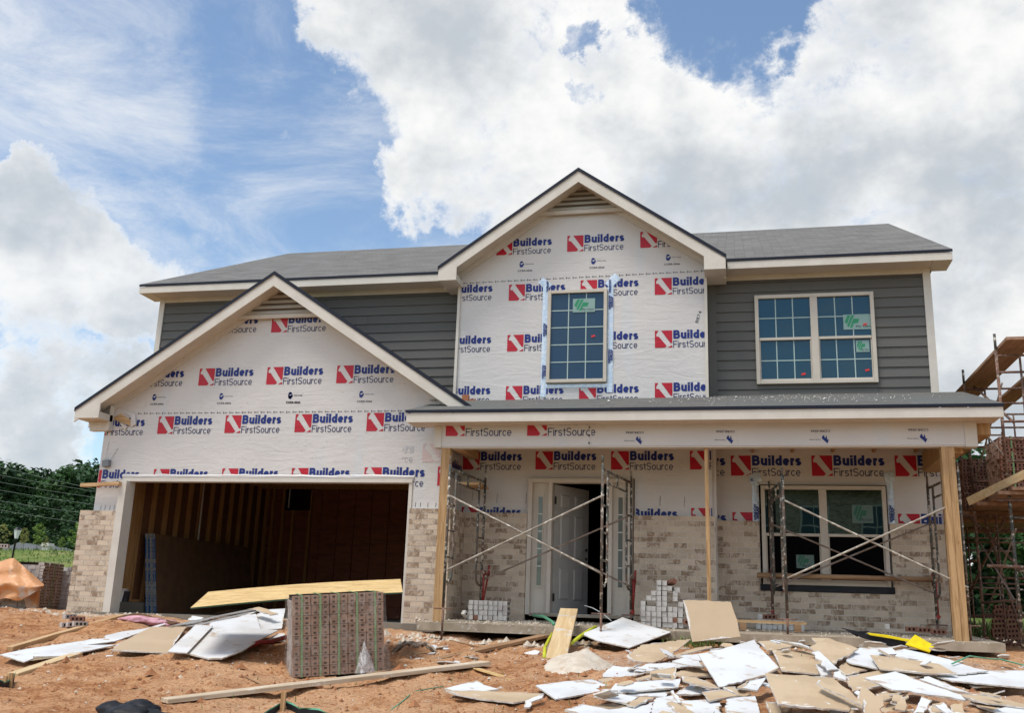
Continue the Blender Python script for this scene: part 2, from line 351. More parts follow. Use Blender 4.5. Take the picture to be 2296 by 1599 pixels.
def film(name, op, c=(.75, .74, .72)):
    t = NT(name); t.col(c); t.set('Roughness', .22); t.set('Specular IOR Level', .8)
    tr = t.n('ShaderNodeBsdfTransparent'); mxs = t.n('ShaderNodeMixShader')
    nz = t.rng(t.noise(7, 5, .6, (2.5, 2.5, .9), 1.2), .42, .68, op * .35, op * 1.6)
    t.l(nz, mxs.inputs[0]); t.l(tr.outputs[0], mxs.inputs[1]); t.l(t.b.outputs[0], mxs.inputs[2]); t.l(mxs.outputs[0], t.out.inputs[0])
    t.bump(t.noise(9, 4, .6, (2, 2, .6), 1.5), .8, .03); MATS[name] = t.m
film('film', .20, (.58, .51, .45)); film('film_dense', .45)
def tarp():
    t = NT('tarp'); c = t.mix(t.rng(t.noise(1.5, 4, .6, loc=(2.6, 0, 0)), .36, .47), (.58, .52, .46), (.60, .29, .12))
    c = t.mix(t.rng(t.noise(6, 4, .6), .5, .75, 0, .5), c, (.36, .13, .045))
    t.col(c); t.set('Roughness', .42); t.bump(t.noise(5, 4, .6, dist=1.5), .6, .03); MATS['tarp'] = t.m
tarp()

def leafmat(name, dark, light, tr=.0):
    t = NT(name); g = t.n('ShaderNodeNewGeometry')
    c = t.mix(g.outputs['Random Per Island'], dark, light)
    c = t.mix(t.rng(t.noise(.42, 3, .6), .42, .60, 0, .75), c, light)
    t.col(c); t.set('Roughness', .6); t.set('Specular IOR Level', .25); MATS[name] = t.m
leafmat('leaf_dark', (.011, .030, .014), (.040, .088, .027))
leafmat('leaf_mid', (.022, .055, .018), (.055, .115, .03))
leafmat('leaf_young', (.10, .19, .035), (.20, .29, .055))
leafmat('leaf_yellow', (.19, .21, .05), (.27, .26, .08))
leafmat('blade', (.075, .13, .028), (.17, .22, .06))

def groundmat():
    t = NT('clay')
    at = t.n('ShaderNodeAttribute'); at.attribute_name = 'cover'; at.attribute_type = 'GEOMETRY'
    sp = t.n('ShaderNodeSeparateColor'); t.l(at.outputs['Color'], sp.inputs[0])
    big = t.noise(.8, 5, .6, dist=.4); mid = t.noise(4.5, 6, .65, dist=.6); fine = t.noise(28, 5, .7)
    c = t.mix(t.rng(mid, .38, .60), (.31, .135, .056), (.51, .265, .125))
    c = t.mix(t.rng(big, .42, .60, 0, .8), c, (.56, .335, .185))
    c = t.mix(t.rng(fine, .50, .62, 0, .7), c, (.25, .085, .030))
    c = t.mix(t.rng(t.noise(13, 6, .75, (.6, 1.6, 1), 1.0), .56, .66, 0, .8), c, (.56, .37, .23))
    v = t.n('ShaderNodeTexVoronoi'); v.inputs['Scale'].default_value = 22; t.l(t.mp(), v.inputs['Vector'])
    peb = t.math('MULTIPLY', t.rng(v.outputs['Distance'], .20, .13), t.rng(t.noise(1.7, 3, .6), .5, .66), True)
    c = t.mix(t.math('MULTIPLY', peb, .7), c, (.56, .46, .36))
    dust = t.math('MULTIPLY', sp.outputs[1], t.rng(t.noise(9, 5, .7), .3, .66), True)
    c = t.mix(dust, c, (.56, .46, .36))
    gr = t.mix(t.rng(t.noise(.5, 5, .65), .38, .62), (.115, .17, .035), (.22, .23, .075))
    gr = t.mix(t.rng(t.noise(3, 5, .7, (1, .4, 1)), .5, .7, 0, .7), gr, (.075, .125, .028))
    gr = t.mix(t.rng(t.noise(.22, 3, .5, loc=(4, 9, 0)), .56, .66, 0, .8), gr, (.26, .215, .145))
    gm = t.rng(t.math('ADD', sp.outputs[0], t.math('MULTIPLY', t.math('SUBTRACT', t.noise(1.3, 5, .7), .5), .9)), .38, .62)
    c = t.mix(gm, c, gr); t.col(c); t.set('Roughness', 1); t.set('Specular IOR Level', .12)
    h = t.math('ADD', t.math('MULTIPLY', mid, 1.0), t.math('ADD', t.math('MULTIPLY', fine, .45), t.math('MULTIPLY', t.noise(90, 3, .6), .2)))
    t.bump(h, 1.0, .05); MATS['clay'] = t.m
groundmat()

# ------------------------------------------------------------------ mesh helpers
class MB:
    def __init__(s): s.bm = bmesh.new(); s.mats = []
    def mi(s, m):
        if m not in s.mats: s.mats.append(m)
        return s.mats.index(m)
    def face(s, pts, m, smooth=False):
        vs = [s.bm.verts.new(p) for p in pts]
        try:
            f = s.bm.faces.new(vs); f.material_index = s.mi(m); f.smooth = smooth; return f
        except ValueError: return None
    def box(s, x0, x1, y0, y1, z0, z1, m, mtop=None):
        v = [s.bm.verts.new((x, y, z)) for z in (z0, z1) for y in (y0, y1) for x in (x0, x1)]
        k = s.mi(m)
        for i, q in enumerate(((0, 2, 3, 1), (4, 5, 7, 6), (0, 1, 5, 4), (2, 6, 7, 3), (0, 4, 6, 2), (1, 3, 7, 5))):
            f = s.bm.faces.new([v[j] for j in q]); f.material_index = k if not (mtop and i == 1) else s.mi(mtop)
        return s
    def obox(s, mtx, hx, hy, hz, m):
        v = [s.bm.verts.new(mtx @ Vector((x, y, z))) for z in (-hz, hz) for y in (-hy, hy) for x in (-hx, hx)]
        k = s.mi(m)
        for q in ((0, 2, 3, 1), (4, 5, 7, 6), (0, 1, 5, 4), (2, 6, 7, 3), (0, 4, 6, 2), (1, 3, 7, 5)):
            s.bm.faces.new([v[j] for j in q]).material_index = k
        return s
    def tube(s, pts, r, m, n=8, caps=True, r2=None):
        pts = [Vector(p) for p in pts]; k = s.mi(m); rings = []
        up = None
        for i, p in enumerate(pts):
            d = (pts[min(i + 1, len(pts) - 1)] - pts[max(i - 1, 0)]).normalized()
            if up is None: up = Vector((0, 0, 1)) if abs(d.z) < .9 else Vector((1, 0, 0))
            a = d.cross(up).normalized(); b = a.cross(d).normalized(); up = b
            rr = r if r2 is None else r + (r2 - r) * i / (len(pts) - 1)
            rings.append([s.bm.verts.new(p + a * (math.cos(t) * rr) + b * (math.sin(t) * rr)) for t in [2 * math.pi * j / n for j in range(n)]])
        for A, B in zip(rings, rings[1:]):
            for j in range(n):
                f = s.bm.faces.new((A[j], A[(j + 1) % n], B[(j + 1) % n], B[j])); f.material_index = k; f.smooth = True
        if caps:
            for c, rv in ((rings[0], True), (rings[-1], False)):
                f = s.bm.faces.new(list(reversed(c)) if not rv else c); f.material_index = k
        return s
    def prism(s, poly, d, m, mside=None, mback=None):
        """poly: 3D points of the front face, d: extrusion vector"""
        poly = [Vector(p) for p in poly]; d = Vector(d)
        a = [s.bm.verts.new(p) for p in poly]; b = [s.bm.verts.new(p + d) for p in poly]
        f = s.bm.faces.new(a); f.material_index = s.mi(m)
        f = s.bm.faces.new(list(reversed(b))); f.material_index = s.mi(mback or m)
        n = len(a)
        for i in range(n):
            f = s.bm.faces.new((a[i], b[i], b[(i + 1) % n], a[(i + 1) % n])); f.material_index = s.mi(mside or m)
        return s
    def build(s, name, parent=None, loc=None, norm=True, bevel=0):
        if bevel: bmesh.ops.bevel(s.bm, geom=s.bm.edges[:], offset=bevel, segments=1, affect='EDGES')
        if norm: bmesh.ops.recalc_face_normals(s.bm, faces=s.bm.faces[:])
        me = bpy.data.meshes.new(name); s.bm.to_mesh(me); s.bm.free()
        for m in s.mats: me.materials.append(MATS[m])
        o = bpy.data.objects.new(name, me); COL.objects.link(o)
        if parent: o.parent = parent
        if loc: o.location = loc
        return o
def tag(o, label=None, cat=None, group=None, kind=None):
    if label: o['label'] = label
    if cat: o['category'] = cat
    if group: o['group'] = group
    if kind: o['kind'] = kind
    return o
def empty(name, loc=(0, 0, 0), rot=(0, 0, 0), **k):
    o = bpy.data.objects.new(name, None); COL.objects.link(o); o.location = loc; o.rotation_euler = rot; o.empty_display_size = .2
    return tag(o, **k)
def copy_tree(o, parent=None):
    c = o.copy(); COL.objects.link(c)
    if parent: c.parent = parent
    for ch in [q for q in bpy.data.objects if q.parent == o]: copy_tree(ch, c)
    return c
def sm(a, b, x):
    t = max(0., min(1., (x - a) / (b - a))); return t * t * (3 - 2 * t)

# ------------------------------------------------------------------ ground
def gz(x, y):
    z = -.015 - .095 * sm(3.6, 5.8, x) + .06 * sm(12.5, 14, x)
    if y < -.8:
        z -= .09 * (-.8 - max(y, -13.))
        z += .035 * max(-8, min(6, x - 8)) * sm(0, 4, -.8 - y) * (1 - sm(9, 12, -y))
    z += (2.35 - 1.55 * sm(-2, 10, x)) * sm(9, 27, y)
    z -= .9 * sm(30, 60, y)
    z += .22 * math.exp(-(((x - 10.7) / 1.6) ** 2) ** 1.5 - ((y + 3.7) / 1.15) ** 2)          # spoil under the drywall heap
    z -= .16 * math.exp(-(((x - 6.7) / .75) ** 2) ** 2 - ((y + 1.12) / .2) ** 2)               # washout under the slab lip
    return z
def rough_z(x, y):
    if y > 9: return .05 * noise.noise(Vector((x * .4, y * .4, 0)))
    v = Vector((x, y, .3)); k = 1 - .75 * sm(-.6, 0, y) * (1 - sm(-1.5, -.8, x) + 0) if x > -1 else 1
    n = .060 * noise.noise(v * .9) + .050 * noise.noise(v * 2.6 + Vector((3, 1, 0))) + .024 * noise.noise(v * 7.0) + .020 * abs(noise.noise(v * 13)) + .009 * noise.noise(v * 29)
    rut = .05 * math.sin((x * .55 + y * .9) * 2.2 + 1.3 * noise.noise(v * .7)) * sm(.0, .35, noise.noise(v * .45 + Vector((9, 2, 0)))) if y < -2 else 0
    return (n + rut) * k
def onG(x, y, lift=0.0):
    d = ray(x, y); t = 3.0
    while t < 120:
        p = CP + d * t
        if p.z < gz(p.x, p.y) + lift: break
        t += .1
    a, b = t - .1, t
    for _ in range(24):
        m = (a + b) / 2; p = CP + d * m
        if p.z < gz(p.x, p.y) + lift: b = m
        else: a = m
    return CP + d * b
def axis_steps(segs):
    o = []
    for a, b, st in segs:
        n = max(1, round((b - a) / st)); o += [a + (b - a) * i / n for i in range(n)]
    return o + [segs[-1][1]]
def build_ground():
    xs = axis_steps(((-600, -60, 45), (-60, -12, 2.4), (-12, -2, .25), (-2, 14.5, .05), (14.5, 22, .3), (22, 60, 2.5), (60, 600, 45)))
    ys = axis_steps(((-400, -40, 30), (-40, -14, 1.3), (-14, -9.2, .3), (-9.2, -.2, .05), (-.2, 3, .2), (3, 34, .8), (34, 90, 4), (90, 900, 60)))
    bm = bmesh.new(); V = []; C = []
    for y in ys:
        row = []
        for x in xs:
            row.append(bm.verts.new((x, y, gz(x, y) + rough_z(x, y) - (.10 if (0 < y < 12 and -.7 < x < 12.9) else 0))))
            g = max(sm(5.5, 8.5, y) if x < 4 else sm(2.2, 4.4, y), sm(22, 34, abs(x - 5)), sm(16, 22, -y))
            du = math.exp(-((x + .4) / .7) ** 2 - ((y + .32) / .25) ** 2) + .75 * sm(4.8, 5.6, x) * (1 - sm(8.2, 9.3, x)) * math.exp(-((y + 1.15) / .28) ** 2) + .7 * math.exp(-((x - 8.2) / .7) ** 2 - ((y + 2.6) / .6) ** 2) + .55 * math.exp(-((x - 11.3) / 2.2) ** 2 - ((y + 4) / 1.6) ** 2) + .4 * math.exp(-((x - 2.6) / 2.0) ** 2 - ((y + .9) / .7) ** 2)
            C.append((g, min(1, du), 0, 1))
        V.append(row)
    for a, b in zip(V, V[1:]):
        for i in range(len(xs) - 1):
            f = bm.faces.new((a[i], a[i + 1], b[i + 1], b[i])); f.smooth = True
    me = bpy.data.meshes.new('ground'); bm.to_mesh(me); bm.free(); me.materials.append(MATS['clay'])
    at = me.color_attributes.new('cover', 'FLOAT_COLOR', 'POINT')
    at.data.foreach_set('color', [c for q in C for c in q])
    o = bpy.data.objects.new('ground', me); COL.objects.link(o); tag(o, kind='structure')
build_ground()

# ------------------------------------------------------------------ printed lettering
_tc = {}
def text2d(s, bold=0.0):
    key = (s, bold)
    if key in _tc: return _tc[key]
    cu = bpy.data.curves.new('lettering', 'FONT'); cu.body = s; cu.size = 1; cu.offset = bold; cu.resolution_u = 3; cu.fill_mode = 'FRONT'
    o = bpy.data.objects.new('lettering', cu); COL.objects.link(o)
    dg = bpy.context.evaluated_depsgraph_get(); me = bpy.data.meshes.new_from_object(o.evaluated_get(dg))
    vs = [(v.co.x, v.co.y) for v in me.vertices]; fs = [tuple(p.vertices) for p in me.polygons]
    bpy.data.objects.remove(o); bpy.data.curves.remove(cu); bpy.data.meshes.remove(me)
    x0 = min(v[0] for v in vs); x1 = max(v[0] for v in vs); y0 = min(v[1] for v in vs); y1 = max(v[1] for v in vs)
    vs = [((a - x0) / (x1 - x0), (b - y0) / (y1 - y0)) for a, b in vs]
    _tc[key] = (vs, fs); return _tc[key]
def rect_text(s, x0, y0, x1, y1, bold=0.0):
    vs, fs = text2d(s, bold); return [(x0 + a * (x1 - x0), y0 + b * (y1 - y0)) for a, b in vs], fs
RED = [[(0, 1), (.20, 1), (.07, .78), (.10, .66), (.22, .66), (.68, .10), (.58, 0), (0, 0)], [(.36, 1), (1, 1), (1, .26), (.90, .26)], [(.72, 0), (1, .14), (1, 0)]]
def polys(ps, sx, sy, ox=0, oy=0):
    vs, fs = [], []
    for p in ps:
        fs.append(tuple(range(len(vs), len(vs) + len(p)))); vs += [(ox + a * sx, oy + b * sy) for a, b in p]
    return vs, fs
def arc(cx, cy, rx, ry, a0, a1, n=10): return [(cx + rx * math.cos(R_(a0 + (a1 - a0) * i / n)), cy + ry * math.sin(R_(a0 + (a1 - a0) * i / n))) for i in range(n + 1)]
def glyph(ch, w):
    """strokes (centre lines) and width of a plain grotesque letter, cap height 1"""
    h = w / 2; X = .735
    if ch == 'B':
        m_ = .53; u, l = (1 - h + m_) / 2, (m_ + h) / 2
        return [[(h, 0), (h, 1)], [(h, 1 - h)] + arc(.40, u, .27 - h, u - m_, 90, -90) + [(h, m_)], [(h, m_)] + arc(.42, l, .29 - h, l - h, 90, -90) + [(h, h)]], .72
    if ch == 'F': return [[(h, 0), (h, 1)], [(h, 1 - h), (.62, 1 - h)], [(h, .52), (.55, .52)]], .62
    if ch in 'sS':
        H, W = (X, .54) if ch == 's' else (1.0, .68); q = (H - 2 * h) / 4; o = -.01
        return [arc(W / 2, H - h - q, W / 2 - h, q, 25, 250, 12) + arc(W / 2, h + q, W / 2 - h, q, 70, -155, 12)], W
    if ch == 'u': return [[(h, X)] + arc(.29, .27, .29 - h, .27 - h, 180, 350, 10), [(.60 - h, X), (.60 - h, 0)]], .60
    if ch == 'i': return [[(h, 0), (h, X)], [(h, 1 - max(w * .8, .14)), (h, 1)]], w
    if ch == 'l': return [[(h, 0), (h, 1)]], w
    if ch == 'd': return [arc(.30, X / 2, .30 - h, X / 2 - h, 0, 360, 18), [(.61 - h, 0), (.61 - h, 1)]], .61
    if ch == 'e': return [arc(.30, X / 2, .30 - h, X / 2 - h, 0, 318, 18), [(h, X / 2 - .01), (.60 - h * .6, X / 2 - .01)]], .60
    if ch == 'r': return [[(h, 0), (h, X)], arc(.36, .36, .36 - h, X - h - .36, 175, 88, 8)], .37
    if ch == 't': return [[(.17, .94), (.17, .22)] + arc(.17 + .14, .22, .14, .22 - h, 180, 275, 6), [(0, X - h), (.34, X - h)]], .35
    if ch == 'o': return [arc(.30, X / 2, .30 - h, X / 2 - h, 0, 360, 18)], .60
    if ch == 'c': return [arc(.29, X / 2, .29 - h, X / 2 - h, 42, 318, 16)], .55
def strip(path, w):
    n = len(path); L, Rr = [], []
    for i, p in enumerate(path):
        a, b = path[max(0, i - 1)], path[min(n - 1, i + 1)]
        if i == 0 and math.dist(path[0], path[-1]) < 1e-6: a = path[-2]
        if i == n - 1 and math.dist(path[0], path[-1]) < 1e-6: b = path[1]
        d = math.dist(a, b) or 1; nx, ny = -(b[1] - a[1]) / d, (b[0] - a[0]) / d
        L.append((p[0] + nx * w / 2, p[1] + ny * w / 2)); Rr.append((p[0] - nx * w / 2, p[1] - ny * w / 2))
    return L + Rr, [(i, i + 1, n + i + 1, n + i) for i in range(n - 1)]
def word(txt, x0, y0, x1, cap, w, gap, m):
    items, x = [], 0
    for ch in txt:
        st, wd = glyph(ch, w)
        for k, p in enumerate(st): items.append((*strip([(x + a, b) for a, b in p], w), k))
        x += wd + gap
    k = (x1 - x0) / (x - gap)
    return [([(x0 + a * k, y0 + b * cap) for a, b in v], f, m, dk * .0005) for v, f, dk in items]
def logo(w=1.0, faded=False):
    return [(*polys(RED, .287 * w, .297 * w), 'fade_red' if faded else 'print_red')] + \
        word('Builders', .305 * w, .150 * w, 1.0 * w, .150 * w, .245, .075, 'fade_navy' if faded else 'print_navy') + \
        word('FirstSource', .303 * w, -.004 * w, .985 * w, .118 * w, .115, .10, 'fade_navy' if faded else 'print_thin')
HELM = [[(.10, .75), (.32, 1.0), (.62, .98), (.80, .78), (.55, .70), (.30, .62)], [(.05, .62), (.34, .56), (.42, .40), (.62, .50), (.80, .68), (.98, .52), (.70, .12), (.55, .0), (.18, .10), (.12, .35)]]
HOUSE = [[(.0, .55), (.25, 1.0), (.45, .8), (1.0, .35), (.82, .0), (.62, .0), (.60, .25), (.42, .30), (.40, .05), (.30, .05), (.22, .5)]]
def badge(w=.25, flip=False):
    o = [(*polys(HOUSE if flip else HELM, .095, .115, 0 if not flip else 0, .075), 'print_navy'), (*rect_text('Tech-wrap', .105, .12, .255, .145, .006), 'print_black'), (*rect_text('CCRR-0566', -.02, 0, .235, .032, .016), 'print_black')]
    if flip: o = [([(.24 - a, .17 - b) for a, b in v], f, m) for v, f, m in o]
    return o
def stamp(mb, items, at, fmap, clips=(), dn=(0, -1, 0)):
    """print flat 2D shapes on a wall; clips: (point2d, normal2d) half planes to cut away"""
    for it in items:
        vs, fs, m = it[:3]; off = Vector(dn) * (it[3] if len(it) > 3 else 0)
        t = bmesh.new(); V = [t.verts.new((at[0] + a, 0, at[1] + b)) for a, b in vs]
        for f in fs:
            try: t.faces.new([V[i] for i in f])
            except ValueError: pass
        for pc, pn in clips:
            if any((v.co.x - pc[0]) * pn[0] + (v.co.z - pc[1]) * pn[1] > 0 for v in t.verts):
                bmesh.ops.bisect_plane(t, geom=t.verts[:] + t.edges[:] + t.faces[:], plane_co=(pc[0], 0, pc[1]), plane_no=(pn[0], 0, pn[1]), clear_outer=True)
        k = mb.mi(m); mp = {}
        for v in t.verts: mp[v] = mb.bm.verts.new(Vector(fmap(v.co.x, v.co.z)) + off)
        for f in t.faces:
            try: mb.bm.faces.new([mp[v] for v in f.verts]).material_index = k
            except ValueError: pass
        t.free()
def sheet(mb, x0, x1, z0, z1, y, m, holes=(), clips=(), th=.012):
    xs = sorted({x0, x1, *[h[0] for h in holes], *[h[1] for h in holes]}); zs = sorted({z0, z1, *[h[2] for h in holes], *[h[3] for h in holes]})
    t = bmesh.new()
    for a, b in zip(xs, xs[1:]):
        for c, d in zip(zs, zs[1:]):
            if any(h[0] - 1e-6 <= a and b <= h[1] + 1e-6 and h[2] - 1e-6 <= c and d <= h[3] + 1e-6 for h in holes): continue
            t.faces.new([t.verts.new(q) for q in ((a, y, c), (b, y, c), (b, y, d), (a, y, d))])
    bmesh.ops.remove_doubles(t, verts=t.verts[:], dist=1e-5)
    for pc, pn in clips: bmesh.ops.bisect_plane(t, geom=t.verts[:] + t.edges[:] + t.faces[:], plane_co=(pc[0], y, pc[1]), plane_no=(pn[0], 0, pn[1]), clear_outer=True)
    k = mb.mi(m); A = {v: mb.bm.verts.new(v.co) for v in t.verts}; B = {v: mb.bm.verts.new(v.co + Vector((0, th, 0))) for v in t.verts}
    for f in t.faces:
        mb.bm.faces.new([A[v] for v in f.verts]).material_index = k
        mb.bm.faces.new([B[v] for v in reversed(f.verts)]).material_index = k
    for e in t.edges:
        if e.is_boundary:
            p, q = e.verts; mb.bm.faces.new((A[p], A[q], B[q], B[p])).material_index = k
    t.free()

# ------------------------------------------------------------------ house
house = empty('house', (2.4, 0, 0), label='two storey house under construction with printed house wrap, grey siding and half laid brick', cat='house')
bpy.context.view_layer.update()
HINV = Matrix.Translation((-2.4, 0, 0))
def part(mb, name, label=None, parent=None, bevel=0):
    """parts of the house are modelled in world coordinates"""
    o = mb.build(name, bevel=bevel); o.parent = parent or house
    o.matrix_parent_inverse = (HINV if not parent else HINV)
    if label: o['label'] = label
    return o
def sub(mb, name, par, label=None):
    o = mb.build(name); o.parent = par
    if label: o['label'] = label
    return o
XL, XG, XR = -.63, 5.5, 12.93
YM, YD = 1.2, .8
GC, GP, GS = 2.46, 5.60, .667      # garage gable: centre, peak, slope
UC, UPK, US = 7.40, 7.50, .696     # upper gable

# shell: structural walls and floors
m = MB()
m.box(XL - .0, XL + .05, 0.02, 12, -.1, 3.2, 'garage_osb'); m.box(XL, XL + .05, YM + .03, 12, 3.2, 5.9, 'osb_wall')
m.box(XR - .1, XR - .02, YM + .03, 12, -.1, 5.9, 'osb_wall'); m.box(XL + .05, XR - .1, 11.9, 12, -.1, 5.9, 'osb_wall')
m.box(XG - .12, XG - .02, 0.02, 6.2, .02, 3.1, 'osb_wall')
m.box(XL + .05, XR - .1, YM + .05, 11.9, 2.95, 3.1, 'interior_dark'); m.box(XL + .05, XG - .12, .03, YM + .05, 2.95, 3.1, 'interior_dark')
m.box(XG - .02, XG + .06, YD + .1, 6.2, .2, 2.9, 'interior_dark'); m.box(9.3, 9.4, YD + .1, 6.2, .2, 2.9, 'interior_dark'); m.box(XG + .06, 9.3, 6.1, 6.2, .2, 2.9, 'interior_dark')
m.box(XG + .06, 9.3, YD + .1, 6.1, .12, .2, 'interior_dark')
m.box(9.45, 9.56, YD + .02, YM + .05, 0, 2.95, 'wrap'); m.box(9.40, 9.45, YD + .02, YM + .04, 3.3, 5.7, 'trim'); m.box(5.33, 5.38, YD + .02, YM + .04, 3.3, 5.7, 'trim')
part(m, 'wall_sheathing')
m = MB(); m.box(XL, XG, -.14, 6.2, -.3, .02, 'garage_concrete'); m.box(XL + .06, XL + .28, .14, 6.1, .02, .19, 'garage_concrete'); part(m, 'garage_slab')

# ---- garage interior
m = MB(); xw = XL + .05
y = .35
while y < 6.1:
    m.box(xw, xw + .085, y, y + .040, .2, 2.94, 'stud'); y += .406
for yy in (.16, .21, .255, .62, .66): m.box(xw, xw + .085, yy, yy + .038, .2, 2.94, 'stud')
m.box(xw, xw + .09, .14, 6.1, .195, .235, 'stud'); m.box(xw, xw + .080, .70, 1.13, .235, 2.94, 'stud'); part(m, 'stud_framing')
m = MB(); m.box(XL + .06, XG - .13, 6.12, 6.2, .02, 2.94, 'osb_dark')
x = .75
while x < 5.3:
    m.box(x, x + .02, 6.085, 6.12, .02, 2.94, 'interior_dark' if False else 'osb_dark'); x += .40
m.box(.75, 5.3, 6.09, 6.118, 1.38, 1.405, 'osb_dark')
for x in (-.4, -.15, .1, .5): m.box(x, x + .06, 6.02, 6.12, .02, 2.94, 'stud')
part(m, 'garage_back_wall')
p0, p1 = onY(645, 1092, 6.05), onY(696, 1145, 6.05)
m = MB(); m.box(p0.x, p1.x, 6.01, 6.08, p1.z, p0.z, 'hole_dark'); part(m, 'wall_opening')
m = MB()
for q in ((380 + 268, 1085, 6.0),): pass
m.tube([(xw + .10, 3.15, 2.94), (xw + .10, 3.15, .9)], .014, 'white_wire'); part(m, 'conduit'); m = MB(); m.tube([(.02, 6.0, 2.94), (.02, 6.0, 2.35)], .016, 'white_wire'); part(m, 'conduit')
m = MB()
for i in range(12): m.box(XL + .06, XG - .13, .3 + i * .5, .34 + i * .5, 2.75, 2.94, 'stud')
part(m, 'ceiling_joists')

# loose fold of wrap hanging over the header, half hiding the lowest row of printing
m = MB(); prev = None
for i in range(121):
    x = -.16 + 5.12 * i / 120; zt = 2.262 + .020 * noise.noise(Vector((x * 1.3, 3, 1))) + .012 * noise.noise(Vector((x * 6, 1, 1)))
    cur = []
    for j in range(7):
        v = j / 6; cur.append(m.bm.verts.new((x, -.020 - .020 * math.sin(math.pi * v) * (.7 + .6 * noise.noise(Vector((x * 1.1, v * 5, 2)))) - .006 * noise.noise(Vector((x * 2.5, v * 9, 5))), 2.196 + (zt - 2.196) * v)))
    if prev:
        for a, b, c, d in zip(prev, prev[1:], cur[1:], cur): f = m.bm.faces.new((a, d, c, b)); f.smooth = True; f.material_index = m.mi('wrap')
    prev = cur
part(m, 'wrap_fold')
# ---- garage door surround
m = MB(); m.box(-.135, -.002, -.125, .13, -.0, 2.14, 'trim'); part(m, 'door_jamb')
m = MB(); m.box(4.885, 4.94, -.03, .13, 0.02, 2.14, 'trim'); part(m, 'door_jamb')
m = MB(); m.box(-.135, 4.94, -.045, .13, 2.14, 2.195, 'trim'); part(m, 'door_header')

# ---- house wrap with its printing
cuts_g = [((GC, GP - .12), (GS, 1)), ((GC, GP - .12), (-GS, 1))]
cuts_u = [((UC, UPK - .12), (US, 1)), ((UC, UPK - .12), (-US, 1))]
def P2(frame, p, Y):
    q = onY(*fr(frame, p), Y); return (q.x, q.z)
F1, F2, F3, F5, F6 = (180, 700, 2.665), (700, 700, 2.665), (1150, 400, 2.284), (1150, 1080, 2.87), (1900, 1080, 2.87)
m = MB(); Y0 = -.012
sheet(m, XL, XG, .0, 5.55, Y0, 'wrap', holes=[(-.06, 4.93, 0, 2.17)], clips=cuts_g)
fg = lambda a, b: (a, Y0 - .004, b)
edge = [((XL + .01, 0), (-1, 0)), ((XG - .005, 0), (1, 0))] + cuts_g
top = edge + [((0, 4.93), (0, 1))]
for f, p in ((F1, (1450, 502)), (F1, (969, 510))): stamp(m, logo(1.0), P2(f, p, 0), fg, top)
for f, p in ((F1, (450, 888)), (F1, (932, 880)), (F1, (1415, 872)), (F2, (527, 863))): stamp(m, logo(1.0), P2(f, p, 0), fg, top)
for f, p in ((F1, (172, 1233)), (F1, (640, 1223)), (F1, (1118, 1217)), (F2, (230, 1211)), (F2, (741, 1204))): stamp(m, logo(1.0), P2(f, p, 0), fg, edge)
low = edge + [((0, 2.20), (0, -1))]
for f, p in ((F1, (605, 1600)), (F1, (1092, 1598)), (F2, (203, 1597))): stamp(m, logo(1.0), P2(f, p, 0), fg, low)
stamp(m, logo(1.0), P2(F1, (127, 1603), 0), fg, edge + [((-.14, 0), (1, 0))])
stamp(m, logo(1.0), P2(F1, (127, 1603), 0), fg, low + [((-.14, 0), (-1, 0))])
stamp(m, logo(1.0), P2(F2, (722, 1595), 0), fg, low + [((4.95, 0), (1, 0))])
stamp(m, logo(1.0), P2(F2, (722, 1595), 0), fg, edge + [((4.95, 0), (-1, 0))])
stamp(m, logo(1.0), P2(F2, (1245, 1592), 0), fg, edge)
stamp(m, logo(1.0, True), P2(F2, (1138, 1425), 0), fg, edge)
stamp(m, logo(1.0, True), P2(F2, (650, 1425), 0), fg, edge + [((4.74, 0), (-1, 0))])
for f, p in ((F1, (598, 1018)), (F1, (1074, 1012)), (F1, (1565, 1008)), (F2, (178, 1005)), (F2, (684, 999)), (F2, (1202, 992))): stamp(m, badge(), P2(f, p, 0), fg, edge)
a, b = P2(F1, (505, 1078), 0), P2(F2, (1110, 1058), 0)
n = 44
for i in range(n + 1):
    x = a[0] + (b[0] - a[0]) * i / n; z = a[1] + (b[1] - a[1]) * i / n
    stamp(m, [(*polys(HELM, .026, .032), 'print_black'), (*polys([[(0, 0), (1, 0), (1, 1), (0, 1)]], .045, .009, .032, .010), 'print_black')], (x, z - .016), fg, edge)
for sx in (-.5, -.42, -.33, -.25): stamp(m, [(*polys([[(0, 0), (.7, .0), (1, 1), (.3, 1)]], .009, .085), 'print_black')], (sx, 1.66), fg)
for sx in (5.0, 5.08, 5.2, 5.33): stamp(m, [(*polys([[(0, 0), (.7, .0), (1, 1), (.3, 1)]], .010, .07), 'print_black')], (sx, 1.77), fg)
rr = random.Random(9)
for i in range(150):
    x, z = rr.uniform(-.5, 5.4), rr.uniform(2.3, 5.2)
    if z < GP - .3 - GS * abs(x - GC): m.box(x, x + .012, Y0 - .0062, Y0 - .0030, z, z + .003, 'steel')
part(m, 'house_wrap', 'printed wrap over the garage front and its gable')

